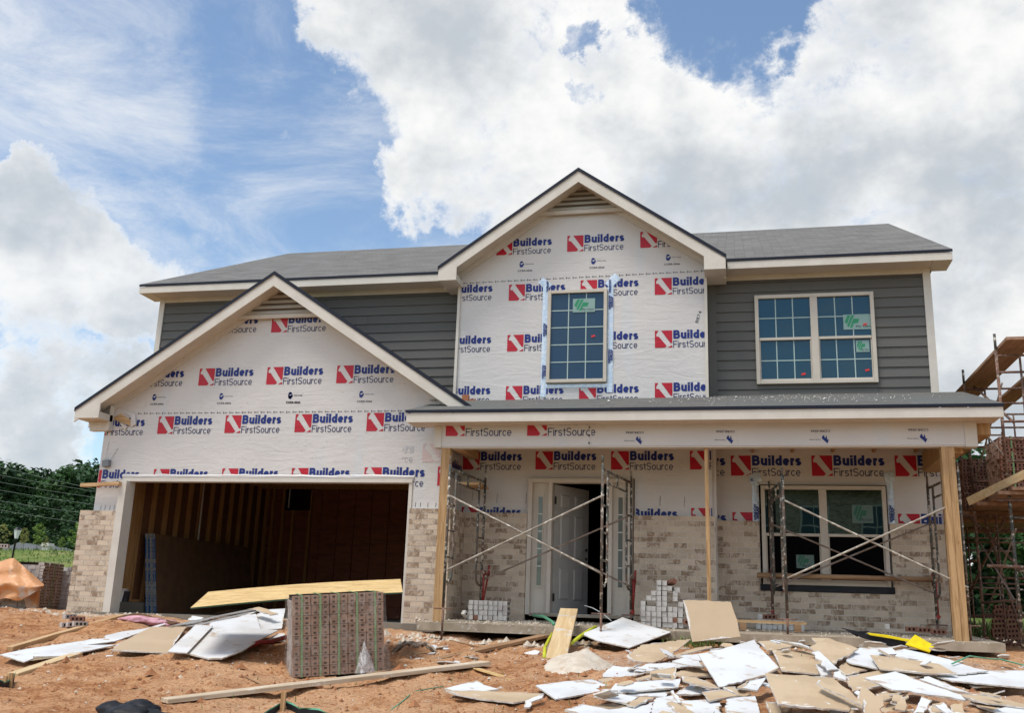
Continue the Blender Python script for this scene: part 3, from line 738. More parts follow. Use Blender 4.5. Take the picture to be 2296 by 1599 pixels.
m = MB(); Y0 = YD - .012; fu = lambda a, b: (a, Y0 - .004, b)
sheet(m, 5.33, 9.43, 3.45, 7.4, Y0, 'wrap', clips=cuts_u)
edge = [((5.345, 0), (-1, 0)), ((9.42, 0), (1, 0)), ((0, 3.56), (0, -1))] + cuts_u
for p in ((400, 645), (831, 623), (1277, 600), (43, 928), (475, 922), (912, 897), (1365, 886), (30, 1240), (465, 1231), (905, 1218), (1366, 1209), (20, 1548), (456, 1546), (903, 1540), (1366, 1530)):
    stamp(m, logo(.965), P2(F3, p, YD), fu, edge)
for p in ((537, 745), (974, 726), (1430, 705)): stamp(m, badge(), P2(F3, p, YD), fu, edge)
a, b = P2(F3, (200, 815), YD), P2(F3, (1645, 740), YD); n = 36
for i in range(n + 1):
    x = a[0] + (b[0] - a[0]) * i / n; z = a[1] + (b[1] - a[1]) * i / n
    stamp(m, [(*polys(HELM, .026, .032), 'print_black'), (*polys([[(0, 0), (1, 0), (1, 1), (0, 1)]], .045, .009, .032, .010), 'print_black')], (x, z - .016), fu, edge)
v, f_ = rect_text('8874', 0, 0, .21, .05, -.004)
c, s_ = math.cos(1.25), math.sin(1.25)
stamp(m, [([(a * c - b * s_, a * s_ + b * c) for a, b in v], f_, 'print_black')], P2(F3, (1628, 1060), YD), fu, edge)
part(m, 'house_wrap', 'printed wrap over the upper middle gable')

m = MB(); sheet(m, XG, 9.50, .0, 2.9, YD - .012, 'wrap', holes=[(6.62, 8.31, 0, 2.33)])
edge = [((XG + .01, 0), (-1, 0)), ((9.49, 0), (1, 0)), ((0, 2.80), (0, 1))]
for p in ((245, 501), (801, 500), (1380, 501), (1985, 500)): stamp(m, logo(.985), P2(F5, p, YD), fu, edge)
stamp(m, logo(.985), P2(F5, (232, 927), YD), fu, edge + [((6.6, 0), (1, 0))])
stamp(m, logo(.985), P2(F5, (1400, 943), YD), fu, edge + [((8.33, 0), (-1, 0))])
stamp(m, logo(.985), P2(F5, (1995, 942), YD), fu, edge)
for p in ((315, 740), (503, 760), (726, 760), (1752, 780), (1938, 790)):
    q = P2(F5, p, YD); stamp(m, [(*polys([[(0, 0), (.6, 0), (1, 1), (.4, 1)]], .018, .16), 'grey_paper')], q, fu)
# return wall beside the garage
m.box(XG - .02, XG - .001, .0, YD, 1.7, 2.95, 'wrap')
stamp(m, logo(.985), (-.22, 2.26), lambda a, b: (XG + .003, a, b), [((.02, 0), (-1, 0)), ((YD - .03, 0), (1, 0))], (1, 0, 0))
part(m, 'house_wrap', 'printed wrap over the wall around the front door')

m = MB(); sheet(m, 9.56, 12.86, .0, 2.9, YM - .012, 'wrap', holes=[(10.2, 12.08, .70, 2.3)])
fm = lambda a, b: (a, YM - .016, b)
edge = [((9.57, 0), (-1, 0)), ((12.85, 0), (1, 0)), ((0, 2.80), (0, 1))]
for p in ((-418, 545), (147, 547), (767, 549), (1407, 552)): stamp(m, logo(1.07), P2(F6, p, YM), fm, edge)
stamp(m, logo(1.07), P2(F6, (-418, 980), YM), fm, edge); stamp(m, logo(1.07), P2(F6, (160, 984), YM), fm, edge + [((10.1, 0), (1, 0))]); stamp(m, logo(1.07), P2(F6, (1433, 1002), YM), fm, edge)
part(m, 'house_wrap', 'printed wrap over the wall around the front window')

m = MB(); m.box(5.60, 12.84, -.762, -.75, 2.585, 2.90, 'wrap'); fb = lambda a, b: (a, -.766, b)
edge = [((5.6, 0), (-1, 0)), ((12.84, 0), (1, 0)), ((0, 2.895), (0, 1)), ((0, 2.59), (0, -1))]
for p in ((113, 243), (737, 241)): stamp(m, logo(1.02), P2(F5, p, -.76), fb, edge)
for f, p in ((F5, (1490, 298)), (F6, (30, 292)), (F6, (757, 290)), (F6, (1505, 282))): stamp(m, badge(flip=True), P2(f, p, -.76), fb, edge)
m.face([(7.83, -.7665, 2.6), (7.845, -.7665, 2.6), (7.845, -.7665, 2.88), (7.83, -.7665, 2.88)], 'wrap')
for zz in (2.61, 2.72, 2.84): stamp(m, [(*polys(HELM, .03, .04), 'print_black')], (7.80, zz), fb)
part(m, 'house_wrap', 'printed wrap round the porch beam')

# ---- brick veneer: every course laid as real bricks proud of a mortar bed
def veneer(faces, name_lab):
    m = MB(); rr = random.Random(int(faces[0][1] * 100) + 5)
    for (ax, a0, a1, z0, z1, face, out, depth, bond) in faces:
        # ax 'x': wall runs along x, face at y=face looking to -y; ax 'y': wall runs along y, face at x=face looking to out*x
        def bx(p0, p1, q0, q1, d0, d1, mt):
            if ax == 'x': m.box(p0, p1, face + d0, face + d1, q0, q1, mt)
            else:
                e0, e1 = sorted((face - out * d0, face - out * d1)); m.box(e0, e1, p0, p1, q0, q1, mt)
        bx(a0 + .004, a1 - .004, z0, z1 - .004, .0035, depth, 'brick_mortar')
        n = round((z1 - z0) / .082); k = 0; z = z1 - n * .082
        for r in range(n):
            zz = z + r * .082; x = a0 - (.102 if (r + bond) % 2 else 0)
            while x < a1 - .012:
                p, q = max(x, a0), min(x + .196, a1)
                if a1 - q < .02: q = a1
                if q - p > .02:
                    j = rr.uniform(-.002, .0015); bx(p + rr.uniform(0, .003), q - rr.uniform(0, .003) if q < a1 else q, zz + .005 + rr.uniform(-.0012, .0012), zz + .077 + rr.uniform(-.0012, .0012), j, .05, 'face_brick')
                x += .204
    part(m, 'brick_veneer', name_lab)
YB, YW = YD - .108, YM - .108
veneer([('x', -.81, -.145, -.05, 1.648, -.108, 1, .09, 0)], 'whitewashed brick pier left of the garage opening')
veneer([('x', 4.945, 5.605, -.1, 1.740, -.108, 1, .09, 1), ('y', -.055, YD - .11, -.1, 1.758, 5.606, 1, .09, 0)], 'whitewashed brick pier right of the garage opening and its return')
veneer([('x', 5.607, 6.625, .05, 1.770, YB, 1, .09, 0)], 'brickwork left of the front door')
veneer([('x', 8.305, 9.545, .05, 1.755, YB, 1, .09, 1), ('y', YB + .055, YW - .002, .05, 1.755, 9.546, 1, .06, 0)], 'brickwork right of the front door')
veneer([('x', 9.548, 10.19, .685, 1.730, YW, 1, .09, 0), ('x', 12.085, 12.84, .685, 1.720, YW, 1, .09, 1), ('x', 9.548, 12.84, .05, .684, YW, 1, .09, 0)], 'brickwork below and beside the front window')
# ---- upper siding
def siding(x0, x1, z0, z1, parent_label, hole=None):
    m = MB(); z = z0; p = .163; yb = YM
    while z < z1:
        t = min(z + p, z1)
        spans = [(x0, x1)] if not hole or t < hole[2] or z > hole[3] else [(x0, hole[0]), (hole[1], x1)]
        if len(spans) == 2:
            if z < hole[2]: m.prism([(hole[0] - .001, yb - .036, z), (hole[0] - .001, yb - .030, hole[2]), (hole[0] - .001, yb, hole[2]), (hole[0] - .001, yb, z)], (hole[1] - hole[0] + .002, 0, 0), 'siding')
            if t > hole[3]: m.prism([(hole[0] - .001, yb - .026, hole[3]), (hole[0] - .001, yb - .016, t), (hole[0] - .001, yb, t), (hole[0] - .001, yb, hole[3])], (hole[1] - hole[0] + .002, 0, 0), 'siding')
        spans2 = []
        for a, b in spans:
            c = a + (b - a) * (.2 + .6 * random.random()); spans2 += [(a, c - .0015), (c + .0015, b)] if b - a > 1.5 else [(a, b)]
        for a, b in spans2: m.prism([(a, yb - .036, z), (a, yb - .016, t), (a, yb, t), (a, yb, z)], (b - a, 0, 0), 'siding')
        z += p
    part(m, 'siding', parent_label)
siding(XL + .06, 5.30, 3.0, 5.665, 'grey lap siding behind the garage gable'); siding(9.50, XR - .11, 3.66, 5.665, 'grey lap siding round the paired upper window', (10.25, 12.02, 3.92, 5.36))
m = MB(); m.box(9.47, 9.60, YM - .045, YM, 3.6, 5.665, 'siding'); part(m, 'corner_board', 'grey corner board')
m = MB(); m.box(XL - .03, XL + .07, YM - .05, YM + .05, 3.0, 5.76, 'trim'); m.box(XL - .03, XL + .0, YM + .05, YM + .3, 3.0, 5.76, 'trim'); part(m, 'corner_board')
m = MB(); m.box(XR - .115, XR, YM - .05, YM + .05, 3.62, 5.76, 'trim'); m.box(XR - .02, XR, YM + .05, YM + .35, 3.5, 5.76, 'trim'); part(m, 'corner_board')
for xa in (5.29, 9.425):
    m = MB(); m.box(xa, xa + .045, YD - .05, YD + .06, 3.58, 5.72, 'trim'); part(m, 'corner_board', 'thin cream corner strip of the upper gable')
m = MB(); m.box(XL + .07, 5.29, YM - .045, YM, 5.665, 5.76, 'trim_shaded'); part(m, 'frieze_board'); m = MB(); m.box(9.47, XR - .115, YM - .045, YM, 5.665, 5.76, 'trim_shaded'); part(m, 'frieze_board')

# ---- roofs
EY, EZ, RY, RZ = .75, 5.905, 6.6, 8.70
m = MB()
YC = YM + .35; ZC = EZ + (RZ - EZ) * (YC - EY) / (RY - EY)
m.prism([(-.87, EY, EZ), (5.10, EY, EZ), (5.10, YC, ZC), (9.72, YC, ZC), (9.72, EY, EZ), (13.2, EY, EZ), (13.2, RY, RZ), (-.87, RY, RZ)], (0, 0, -.045), 'shingle_y', 'drip_edge', 'trim')
m.prism([(13.2, 2 * RY - EY, EZ), (-.87, 2 * RY - EY, EZ), (-.87, RY, RZ), (13.2, RY, RZ)], (0, 0, -.045), 'shingle_y', 'drip_edge', 'trim')
part(m, 'roof', 'grey shingle main roof')
m = MB(); m.box(-.865, 5.0, EY + .012, EY + .035, 5.735, 5.857, 'trim'); part(m, 'fascia'); m = MB(); m.box(9.80, 13.195, EY + .012, EY + .035, 5.735, 5.857, 'trim'); part(m, 'fascia')
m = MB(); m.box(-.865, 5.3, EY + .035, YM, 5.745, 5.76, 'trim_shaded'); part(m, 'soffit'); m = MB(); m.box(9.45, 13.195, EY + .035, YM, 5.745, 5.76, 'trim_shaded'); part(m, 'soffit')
for xa, xb in ((-.87, XL), (XR, 13.2)):
    m = MB(); m.prism([(xa, EY + .04, 5.74), (xa, EY + .04, 5.855), (xa, RY, RZ - .05), (xa, RY, RZ - .2), (xa, YM + .2, 5.80), (xa, YM + .1, 5.74)], (xb - xa, 0, 0), 'trim'); part(m, 'rake_board')
    m = MB(); m.prism([(xa if xa > 0 else XL, YM, 5.7), (xa if xa > 0 else XL, 12, 5.7), (xa if xa > 0 else XL, RY, RZ - .1)], (.03, 0, 0), 'siding'); part(m, 'gable_wall')
def gable_roof(c, pk, sl, x0, x1, yf, yb, name, lab, ridge_mat, tipz):
    m = MB(); zl, zr = pk - sl * (c - x0), pk - sl * (x1 - c)
    m.prism([(x0, yf, zl), (c, yf, pk), (c, yb, pk), (x0, yb, zl)], (0, 0, -.068), ridge_mat, 'drip_edge', 'trim')
    m.prism([(c, yf, pk), (x1, yf, zr), (x1, yb, zr), (c, yb, pk)], (0, 0, -.068), ridge_mat, 'drip_edge', 'trim')
    part(m, name, lab)
    W = .185
    for sgn, xe in ((-1, x0), (1, x1)):
        ze = pk - sl * abs(xe - c); m = MB(); e = xe - sgn * .015
        m.prism([(c, yf + .015, pk - .070), (e, yf + .015, pk - sl * abs(e - c) - .070), (e, yf + .015, pk - sl * abs(e - c) - .070 - W), (c, yf + .015, pk - .070 - W)], (0, .025, 0), 'trim'); part(m, 'rake_board')
        m = MB(); o = W - .02
        m.prism([(c, yf + .04, pk - o), (e, yf + .04, pk - sl * abs(e - c) - o), (e, yf + .04, pk - sl * abs(e - c) - o - .02), (c, yf + .04, pk - o - .02)], (0, .45 - .055, 0), 'trim_shaded'); part(m, 'soffit')
        m = MB(); k = .115
        m.prism([(c, yf + .405, pk - o - .02), (e, yf + .405, pk - sl * abs(e - c) - o - .02), (e, yf + .405, pk - sl * abs(e - c) - o - k), (c, yf + .405, pk - o - k)], (0, .03, 0), 'trim'); part(m, 'frieze_board')
gable_roof(UC, UPK, US, 5.03, 9.79, .35, 4.1, 'roof', 'shingle roof of the upper gable', 'shingle_x', 5.8)
gable_roof(GC, GP, GS, -.95, 6.02, -.45, YM - .04, 'roof', 'shingle roof of the garage gable', 'shingle_x', 3.3)
def porkchop(xs, xe, zb, yf, c, pk, sl, yb):
    a, b = (xs, xe); za, zb_ = pk - sl * abs(a - c) - .06, pk - sl * abs(b - c) - .06
    m = MB(); m.prism([(a, yf + .012, zb), (b, yf + .012, zb), (b, yf + .012, zb_ - .1), (a, yf + .012, za)], (0, .03, 0), 'trim')
    m.box(min(a, b), max(a, b) - .0, yf + .045, yb, zb, zb + .11, 'trim'); part(m, 'eave_return')
porkchop(5.045, 5.36, 5.60, .35, UC, UPK, US, YM - .05); porkchop(9.775, 9.44, 5.60, .35, UC, UPK, US, YM - .05)
porkchop(-.935, -.48, 3.145, -.45, GC, GP, GS, -.05)
m = MB(); m.box(-.84, -.50, -.13, -.02, 2.985, 3.142, 'trim'); m.box(-.935, XL, -.045, YM, 3.15, 3.27, 'trim'); m.box(-.5, -.48, -.13, -.02, 3.0, 3.42, 'trim'); part(m, 'eave_return')
def vent(c, pk, half, sl, zb, y):
    m = MB(); zt = zb + half * sl
    m.prism([(c - half, y + .02, zb), (c + half, y + .02, zb), (c, y + .02, zt)], (0, .02, 0), 'vent_back')
    m.prism([(c - half - .09, y - .03, zb - .065), (c + half + .09, y - .03, zb - .065), (c + half, y - .03, zb), (c - half, y - .03, zb)], (0, .05, 0), 'trim')
    n = 5; z = zb
    for i in range(n):
        h = half * (1 - (i + .70) / n); z = zb + (zt - zb) * i / n; dz = (zt - zb) / n
        h0 = half * (1 - i / n)
        m.prism([(c - h0, y - .03, z + .008), (c + h0, y - .03, z + .008), (c + h, y + .012, z + dz * .70), (c - h, y + .012, z + dz * .70)], (0, .004, .010), 'trim')
    part(m, 'gable_vent')
vent(GC, 0, .70, GS, 4.955, -.075); vent(UC, 0, .63, US, 6.885, YD - .075)
# porch roof
PZ0, PZ1 = 3.075, 3.74
def pz(y): return PZ0 + (PZ1 - PZ0) * (y + 1.1) / 2.3
m = MB()
m.prism([(XG, -1.1, PZ0), (13.27, -1.1, PZ0), (13.27, YM, PZ1), (XG, YM, PZ1)], (0, 0, -.045), 'shingle_porch', 'drip_edge', 'trim')
m.prism([(5.13, -1.1, PZ0), (XG, -1.1, PZ0), (XG, -.02, pz(-.02)), (5.13, -.02, pz(-.02))], (0, 0, -.045), 'shingle_porch', 'drip_edge', 'trim'); part(m, 'roof', 'shallow shingle porch roof')
m = MB(); m.box(5.14, 13.26, -1.085, -1.06, 2.895, 3.027, 'trim'); m.prism([(13.235, -1.06, 2.895), (13.235, -1.06, 3.02), (13.235, YM, PZ1 - .055), (13.235, YM, PZ1 - .2)], (.025, 0, 0), 'trim'); part(m, 'fascia')
m = MB(); m.box(5.14, 13.235, -1.06, -.61, 2.90, 2.915, 'trim_shaded'); part(m, 'soffit')
m = MB(); m.box(5.60, 12.84, -.75, -.61, 2.585, 2.90, 'pine_x'); part(m, 'porch_beam')
m = MB(); m.box(5.49, 5.60, -.775, -.60, 2.57, 2.898, 'trim'); part(m, 'beam_trim'); m = MB(); m.box(12.84, 12.99, -.775, -.60, 2.56, 2.898, 'trim'); part(m, 'beam_trim')
m = MB(); m.box(5.60, 12.84, -.752, -.60, 2.565, 2.584, 'trim_shaded'); part(m, 'beam_trim')
m = MB(); m.box(5.64, 5.80, -.60, YD - .12, 2.62, 2.80, 'pine'); part(m, 'side_beam'); m = MB(); m.box(12.62, 12.84, -.60, YM - .02, 2.50, 2.80, 'pine'); m.box(12.86, 13.2, -.6, YM, 2.75, 2.9, 'pine'); part(m, 'side_beam')
m = MB(); m.box(5.55, 13.2, -.60, YM - .03, 2.90, 2.95, 'osb_wall')
x = 5.9
while x < 12.6: m.box(x, x + .04, -.6, YM - .03, 2.80, 2.9, 'stud'); x += .6
part(m, 'porch_ceiling')
m = MB(); m.prism([(5.42, -.9, .065), (13.08, -.9, .065), (13.08, YM - .1, .14), (5.42, YM - .1, .14)], (0, 0, -.115), 'concrete'); part(m, 'porch_slab')
m = MB(); m.box(5.60, 5.735, -.74, -.62, .075, 2.565, 'pine'); part(m, 'porch_post', 'single timber post at the left end of the porch')
m = MB(); m.box(12.535, 12.608, -.755, -.61, .07, 2.565, 'pine'); part(m, 'porch_post', 'left half of the paired timber post'); m = MB(); m.box(12.611, 12.70, -.74, -.60, .07, 2.565, 'pine'); part(m, 'porch_post', 'right half of the paired timber post')

# ---- windows
def window(x0, x1, z0, z1, yf, units, cols, rows, gm, lab, fw=.06, hung=True, stickers=(), low_open=False, mull=.11):
    m = MB(); W = x1 - x0; uw = (W - 2 * fw - (units - 1) * mull) / units
    m.box(x0, x0 + fw, yf - .045, yf + .04, z0, z1, 'window_frame'); m.box(x1 - fw, x1, yf - .045, yf + .04, z0, z1, 'window_frame')
    m.box(x0 + fw, x1 - fw, yf - .043, yf + .04, z1 - fw, z1, 'window_frame'); m.box(x0 + fw, x1 - fw, yf - .05, yf + .04, z0, z0 + fw, 'window_frame')
    for u in range(1, units):
        a = x0 + fw + u * uw + (u - 1) * mull; m.box(a, a + mull, yf - .040, yf + .04, z0 + fw, z1 - fw, 'window_frame')
    zm = (z0 + z1) / 2
    for u in range(units):
        a = x0 + fw + u * (uw + mull)
        if hung:
            m.box(a, a + uw, yf - .030, yf + .03, zm - .022, zm + .022, 'window_frame')
            for e in (a, a + uw - .018): m.box(e, e + .018, yf - .018, yf + .03, z0 + fw, zm - .022, 'window_frame')
            m.box(a + .018, a + uw - .018, yf - .018, yf + .03, z0 + fw, z0 + fw + .025, 'window_frame')
    win = part(m, 'window', lab, bevel=.004)
    for u in range(units):
        a = x0 + fw + u * (uw + mull); b = a + uw
        spans = [(zm + .022, z1 - fw, yf + .0), (z0 + fw, zm - .022, yf + .014)] if hung else [(z0 + fw, z1 - fw, yf)]
        for i, (p, q, yy) in enumerate(spans):
            mm = MB(); mm.box(a, b, yy, yy + .008, p, q, 'screen_black' if (low_open and i == 1) else gm); sub(mm, 'pane', win)
            if cols:
                mm = MB()
                for k in range(1, cols): xx = a + (b - a) * k / cols; mm.box(xx - .008, xx + .008, yy - .007, yy - .001, p, q, 'muntin')
                r = rows
                for k in range(1, r):
                    zz = p + (q - p) * k / r
                    for c in range(cols): mm.box(a + (b - a) * c / cols + (.0082 if c else 0), a + (b - a) * (c + 1) / cols - (.0082 if c < cols - 1 else 0), yy - .007, yy - .001, zz - .008, zz + .008, 'muntin')
                sub(mm, 'muntin_grid', win)
    for (sx, sz, sw, sh, kind, yy) in stickers:
        mm = MB()
        if kind == 'red': mm.obox(Matrix.Translation((sx, yy - .004, sz)) @ Matrix.Rotation(-.25, 4, 'Y'), sw / 2, .0015, sh / 2, 'sticker_red')
        else:
            mm.box(sx, sx + sw, yy - .004, yy - .001, sz, sz + sh, 'sticker'); ys = yy - .0048
            g = [[(.06, .52), (.20, .95), (.34, .95), (.16, .36)], [(.16, .25), (.38, .95), (.50, .95), (.24, .15)], [(.28, .12), (.46, .72), (.72, .70), (.66, .42), (.46, .40), (.40, .12)]]
            stamp(mm, [(*polys(g, sw * (.75 if kind == 'wide' else 1), sh), 'sticker_green'), (*rect_text('Ply Gem', sw * .42, sh * .08, sw * .95, sh * .27, .012), 'ink')], (sx, sz), lambda a, b: (a, ys, b))
        if low_open:
            mm.mats = [{'sticker': 'sticker_dim', 'sticker_green': 'sticker_green_dim'}.get(q, q) for q in mm.mats]
        sub(mm, 'sticker', win)
    return win
PT = lambda f, p, Y: P2(f, p, Y)
F4 = (1850, 550, 2.665)
s1, s2, s3 = PT(F4, (1070, 877), 1.16), PT(F4, (1160, 1040), 1.17), PT(F4, (785, 1196), 1.17)
s4, s5 = PT(F4, (1238, 1168), 1.17), PT(F4, (1222, 842), 1.15)
window(10.215, 12.055, 3.895, 5.385, YM - .04, 2, 3, 2, 'glass_blue', 'paired cream upper window with grid bars', mull=.115,
       stickers=((s1[0], s1[1] - .01, .45, .25, 'wide', YM - .04 - .008), (s2[0], s2[1], .20, .19, 'sq', YM - .026 - .008), (s3[0], s3[1], .065, .032, 'red', YM - .034), (s4[0], s4[1], .065, .032, 'red', YM - .034), (s5[0], s5[1], .06, .03, 'red', YM - .055)))
s1 = PT(F3, (865, 992), .76); s2 = PT(F3, (990, 1136), .76)
window(6.865, 7.855, 3.885, 5.47, YD - .035, 1, 3, 5, 'glass_gable', 'single upper window with fifteen panes', fw=.055, hung=False,
       stickers=((s1[0], s1[1], .37, .235, 'sq', YD - .043), (s2[0], s2[1], .06, .03, 'red', YD - .043)))
s1 = onY(1912, 1173, YM - .1)
window(10.225, 12.055, .78, 2.275, YM - .075, 2, 0, 1, 'glass_low', 'paired front window with open lower sashes', mull=.115, low_open=True,
       stickers=((s1.x, s1.z, .30, .27, 'sq', YM - .078), (10.72, 1.03, .26, .20, 'sq', YM - .062)))
m = MB(); m.box(10.18, 12.10, YM - .13, YM - .02, .69, .78, 'black_plastic'); part(m, 'sill_flashing')
def tape(segs, texts, y):
    m = MB()
    for (xa, za, xb, zb, wd) in segs:
        d = Vector((xb - xa, 0, zb - za)); L = d.length; d.normalize(); nn = Vector((d.z, 0, -d.x)); rows = 12
        prev = None
        for i in range(rows + 1):
            c = Vector((xa, y, za)) + d * (L * i / rows); ww = wd / 2 * (1 + .14 * noise.noise(Vector((xa * 9, za * 3, i * .9)))); bo = Vector((0, -.006 - .010 * abs(noise.noise(Vector((xa * 5, i * .8, 2)))), 0))
            cur = [m.bm.verts.new(c - nn * ww), m.bm.verts.new(c + bo), m.bm.verts.new(c + nn * ww)]
            if prev:
                for j in (0, 1): f = m.bm.faces.new((prev[j], prev[j + 1], cur[j + 1], cur[j])); f.material_index = m.mi('tape_silver'); f.smooth = True
            prev = cur
    for (s, x, z, h, L, bo) in texts:
        stamp(m, [([(-b * h, a * L) for a, b in text2d(s, bo)[0]], text2d(s, bo)[1], 'navy')], (x, z), lambda a, b: (a, y - .019, b))
    part(m, 'flashing_tape')
tape([(6.815, 3.66, 6.815, 5.62, .095), (6.72, 5.68, 6.87, 5.54, .13)], [(t, 6.815 + (.012 if 'DOW' in t else .05), z, .042, .24 if 'DOW' in t else .19, .05) for t, z in (('WINDOW', 4.68), ('WRAP', 4.70), ('WINDOW', 3.96), ('WRAP', 4.0), ('WRAP', 5.46))], YD - .018)
tape([(7.905, 3.72, 7.905, 5.64, .095), (8.02, 5.70, 7.86, 5.53, .14)], [(t, 7.905 + (.012 if 'DOW' in t else .05), z, .042, .24 if 'DOW' in t else .19, .05) for t, z in (('WINDOW', 5.12), ('WRAP', 5.15), ('WINDOW', 4.2), ('WRAP', 4.24), ('WINDOW', 5.40))], YD - .018)
tape([(6.83, 3.84, 7.9, 3.84, .075)], [], YD - .017)
tape([(10.145, 1.70, 10.145, 2.36, .095), (10.06, 2.38, 10.24, 2.42, .14)], [('WINDOW', 10.155, 1.74, .045, .26, .05), ('WRAP', 10.195, 1.76, .045, .2, .05), ('W', 10.13, 2.34, .06, .06, .05)], YM - .02)
tape([(12.13, 1.70, 12.13, 2.38, .085), (12.06, 2.42, 12.2, 2.44, .16)], [('WINDOW', 12.14, 1.74, .045, .26, .05), ('WRAP', 12.175, 1.76, .045, .2, .05)], YM - .02)

# ---- front door
DY = YD - .06; m = MB(); z0, z1 = .215, 2.32
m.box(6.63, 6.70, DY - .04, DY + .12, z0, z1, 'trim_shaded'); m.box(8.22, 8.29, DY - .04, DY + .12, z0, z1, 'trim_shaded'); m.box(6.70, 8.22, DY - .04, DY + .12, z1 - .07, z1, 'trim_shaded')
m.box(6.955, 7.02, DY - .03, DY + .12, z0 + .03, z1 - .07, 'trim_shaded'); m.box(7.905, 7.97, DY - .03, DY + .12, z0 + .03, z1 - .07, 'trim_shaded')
m.box(6.70, 8.22, DY - .05, DY + .12, z0 - .02, z0 + .028, 'concrete')
fd = part(m, 'door_frame', bevel=.004)
for a, b in ((6.70, 6.955), (7.97, 8.22)):
    m = MB(); m.box(a, b, DY + .03, DY + .06, z0 + .03, z1 - .07, 'trim_shaded'); c = (a + b) / 2
    m.box(c - .055, c + .055, DY + .018, DY + .03, .62, 2.08, 'trim_shaded'); sl_ = part(m, 'sidelight')
    m = MB(); m.box(c - .033, c + .033, DY + .008, DY + .016, .66, 2.03, 'glass_side'); sub(m, 'pane', sl_)
    m = MB()
    for z in (.95, 1.22, 1.49, 1.76): m.box(c - .033, c + .033, DY + .002, DY + .007, z - .008, z + .008, 'white_paint')
    sub(m, 'muntin_grid', sl_)
m = MB(); Wd, Hd = .88, 2.0; m.box(0, Wd, -.02, .02, .0, Hd, 'door_paint')
for (a, b, c, d) in ((.14, .38, 1.66, 1.86), (.50, .74, 1.66, 1.86), (.14, .38, .86, 1.54), (.50, .74, .86, 1.54), (.14, .38, .22, .70), (.50, .74, .22, .70)):
    for (p, q, e) in ((0, .03, 1), ):
        m.prism([(a, -.0215, c), (b, -.0215, c), (b, -.0215, d), (a, -.0215, d)], (0, -.002, 0), 'door_paint')
    g = .022
    for quad in (((a, c), (b, c), (b - g, c + g), (a + g, c + g)), ((b, c), (b, d), (b - g, d - g), (b - g, c + g)), ((b, d), (a, d), (a + g, d - g), (b - g, d - g)), ((a, d), (a, c), (a + g, c + g), (a + g, d - g))):
        m.face([(quad[0][0], -.024, quad[0][1]), (quad[1][0], -.024, quad[1][1]), (quad[2][0], -.037, quad[2][1]), (quad[3][0], -.037, quad[3][1])], 'door_paint')
    m.face([(a + g, -.037, c + g), (b - g, -.037, c + g), (b - g, -.037, d - g), (a + g, -.037, d - g)], 'door_paint')
door = m.build('door'); door.parent = house; door.location = (7.03 - 2.4, DY + .08, .235); door.rotation_euler = (0, 0, R_(61))
for z in (.25, 1.75):
    m = MB(); m.box(-.012, .03, -.028, -.021, z - .06, z + .06, 'hinge'); h = m.build('hinge'); h.parent = door
m = MB()
for z in (.88, 1.02): m.tube([(.81, -.021, z), (.81, -.045, z)], .022, 'hinge', 10)
h = m.build('lock_bore'); h.parent = door
# electrical box on the wrap with its wires
q = onY(241, 1040, -.02); m = MB(); m.obox(Matrix.Translation((q.x, -.05, q.z)) @ Matrix.Rotation(-.1, 4, 'Y'), .06, .035, .055, 'box_grey')
m.tube([(q.x + .02, -.05, q.z + .05), (q.x + .08, -.03, q.z + .14), (q.x + .15, -.02, q.z + .27)], .006, 'white_wire', 6); m.tube([(q.x - .04, -.05, q.z + .05), (q.x - .06, -.03, q.z + .2), (q.x - .03, -.02, q.z + .38)], .005, 'white_wire', 6); part(m, 'electrical_box')
# torn corner of the wrap with bare timber, flashing strip at the roof foot
m = MB(); m.prism([(-.52, -.018, 3.21), (-.36, -.02, 3.30), (-.10, -.018, 3.16), (-.12, -.02, 3.07)], (0, -.004, 0), 'pine_x'); part(m, 'bare_timber')
m = MB()
for pts in ([(-.30, 3.33), (-.14, 3.24), (-.13, 3.06), (-.02, 3.10), (-.08, 3.3)], [(-.5, 3.18), (-.34, 3.14), (-.24, 3.0), (-.18, 3.07), (-.3, 3.13)]): m.prism([(a, -.026 - .02 * (i % 2), b) for i, (a, b) in enumerate(pts)], (0, -.003, 0), 'wrap')
part(m, 'torn_wrap_flap')
m = MB()
for i in range(6):
    x = 5.45 + i * .12; z = GP - GS * (x - GC) - .02 + .03; m.box(x, x + .11, YD - .04, YD - .016, z - .05, z + .10, 'copper_flashing')
part(m, 'step_flashing')

# ------------------------------------------------------------------ helpers for loose things
ORD = ['first', 'second', 'third', 'fourth', 'fifth', 'sixth', 'seventh', 'eighth', 'ninth', 'tenth', 'eleventh', 'twelfth']
def solo(mb, name, label, cat, group=None, origin=None, bevel=0):
    """a one-mesh thing: origin moved to its base"""
    bm = mb.bm
    if origin is None:
        c = Vector((0, 0, 0))
        for v in bm.verts: c += v.co
        c /= max(1, len(bm.verts)); c.z = min(v.co.z for v in bm.verts)
    else: c = Vector(origin)
    for v in bm.verts: v.co -= c
    o = mb.build(name, loc=c, bevel=bevel); return tag(o, label, cat, group)
def child(mb, name, par, origin, label=None, bevel=0):
    for v in mb.bm.verts: v.co -= Vector(origin)
    o = mb.build(name, bevel=bevel); o.parent = par
    if label: o['label'] = label
    return o
def surf(x, y): return gz(x, y) + rough_z(x, y)

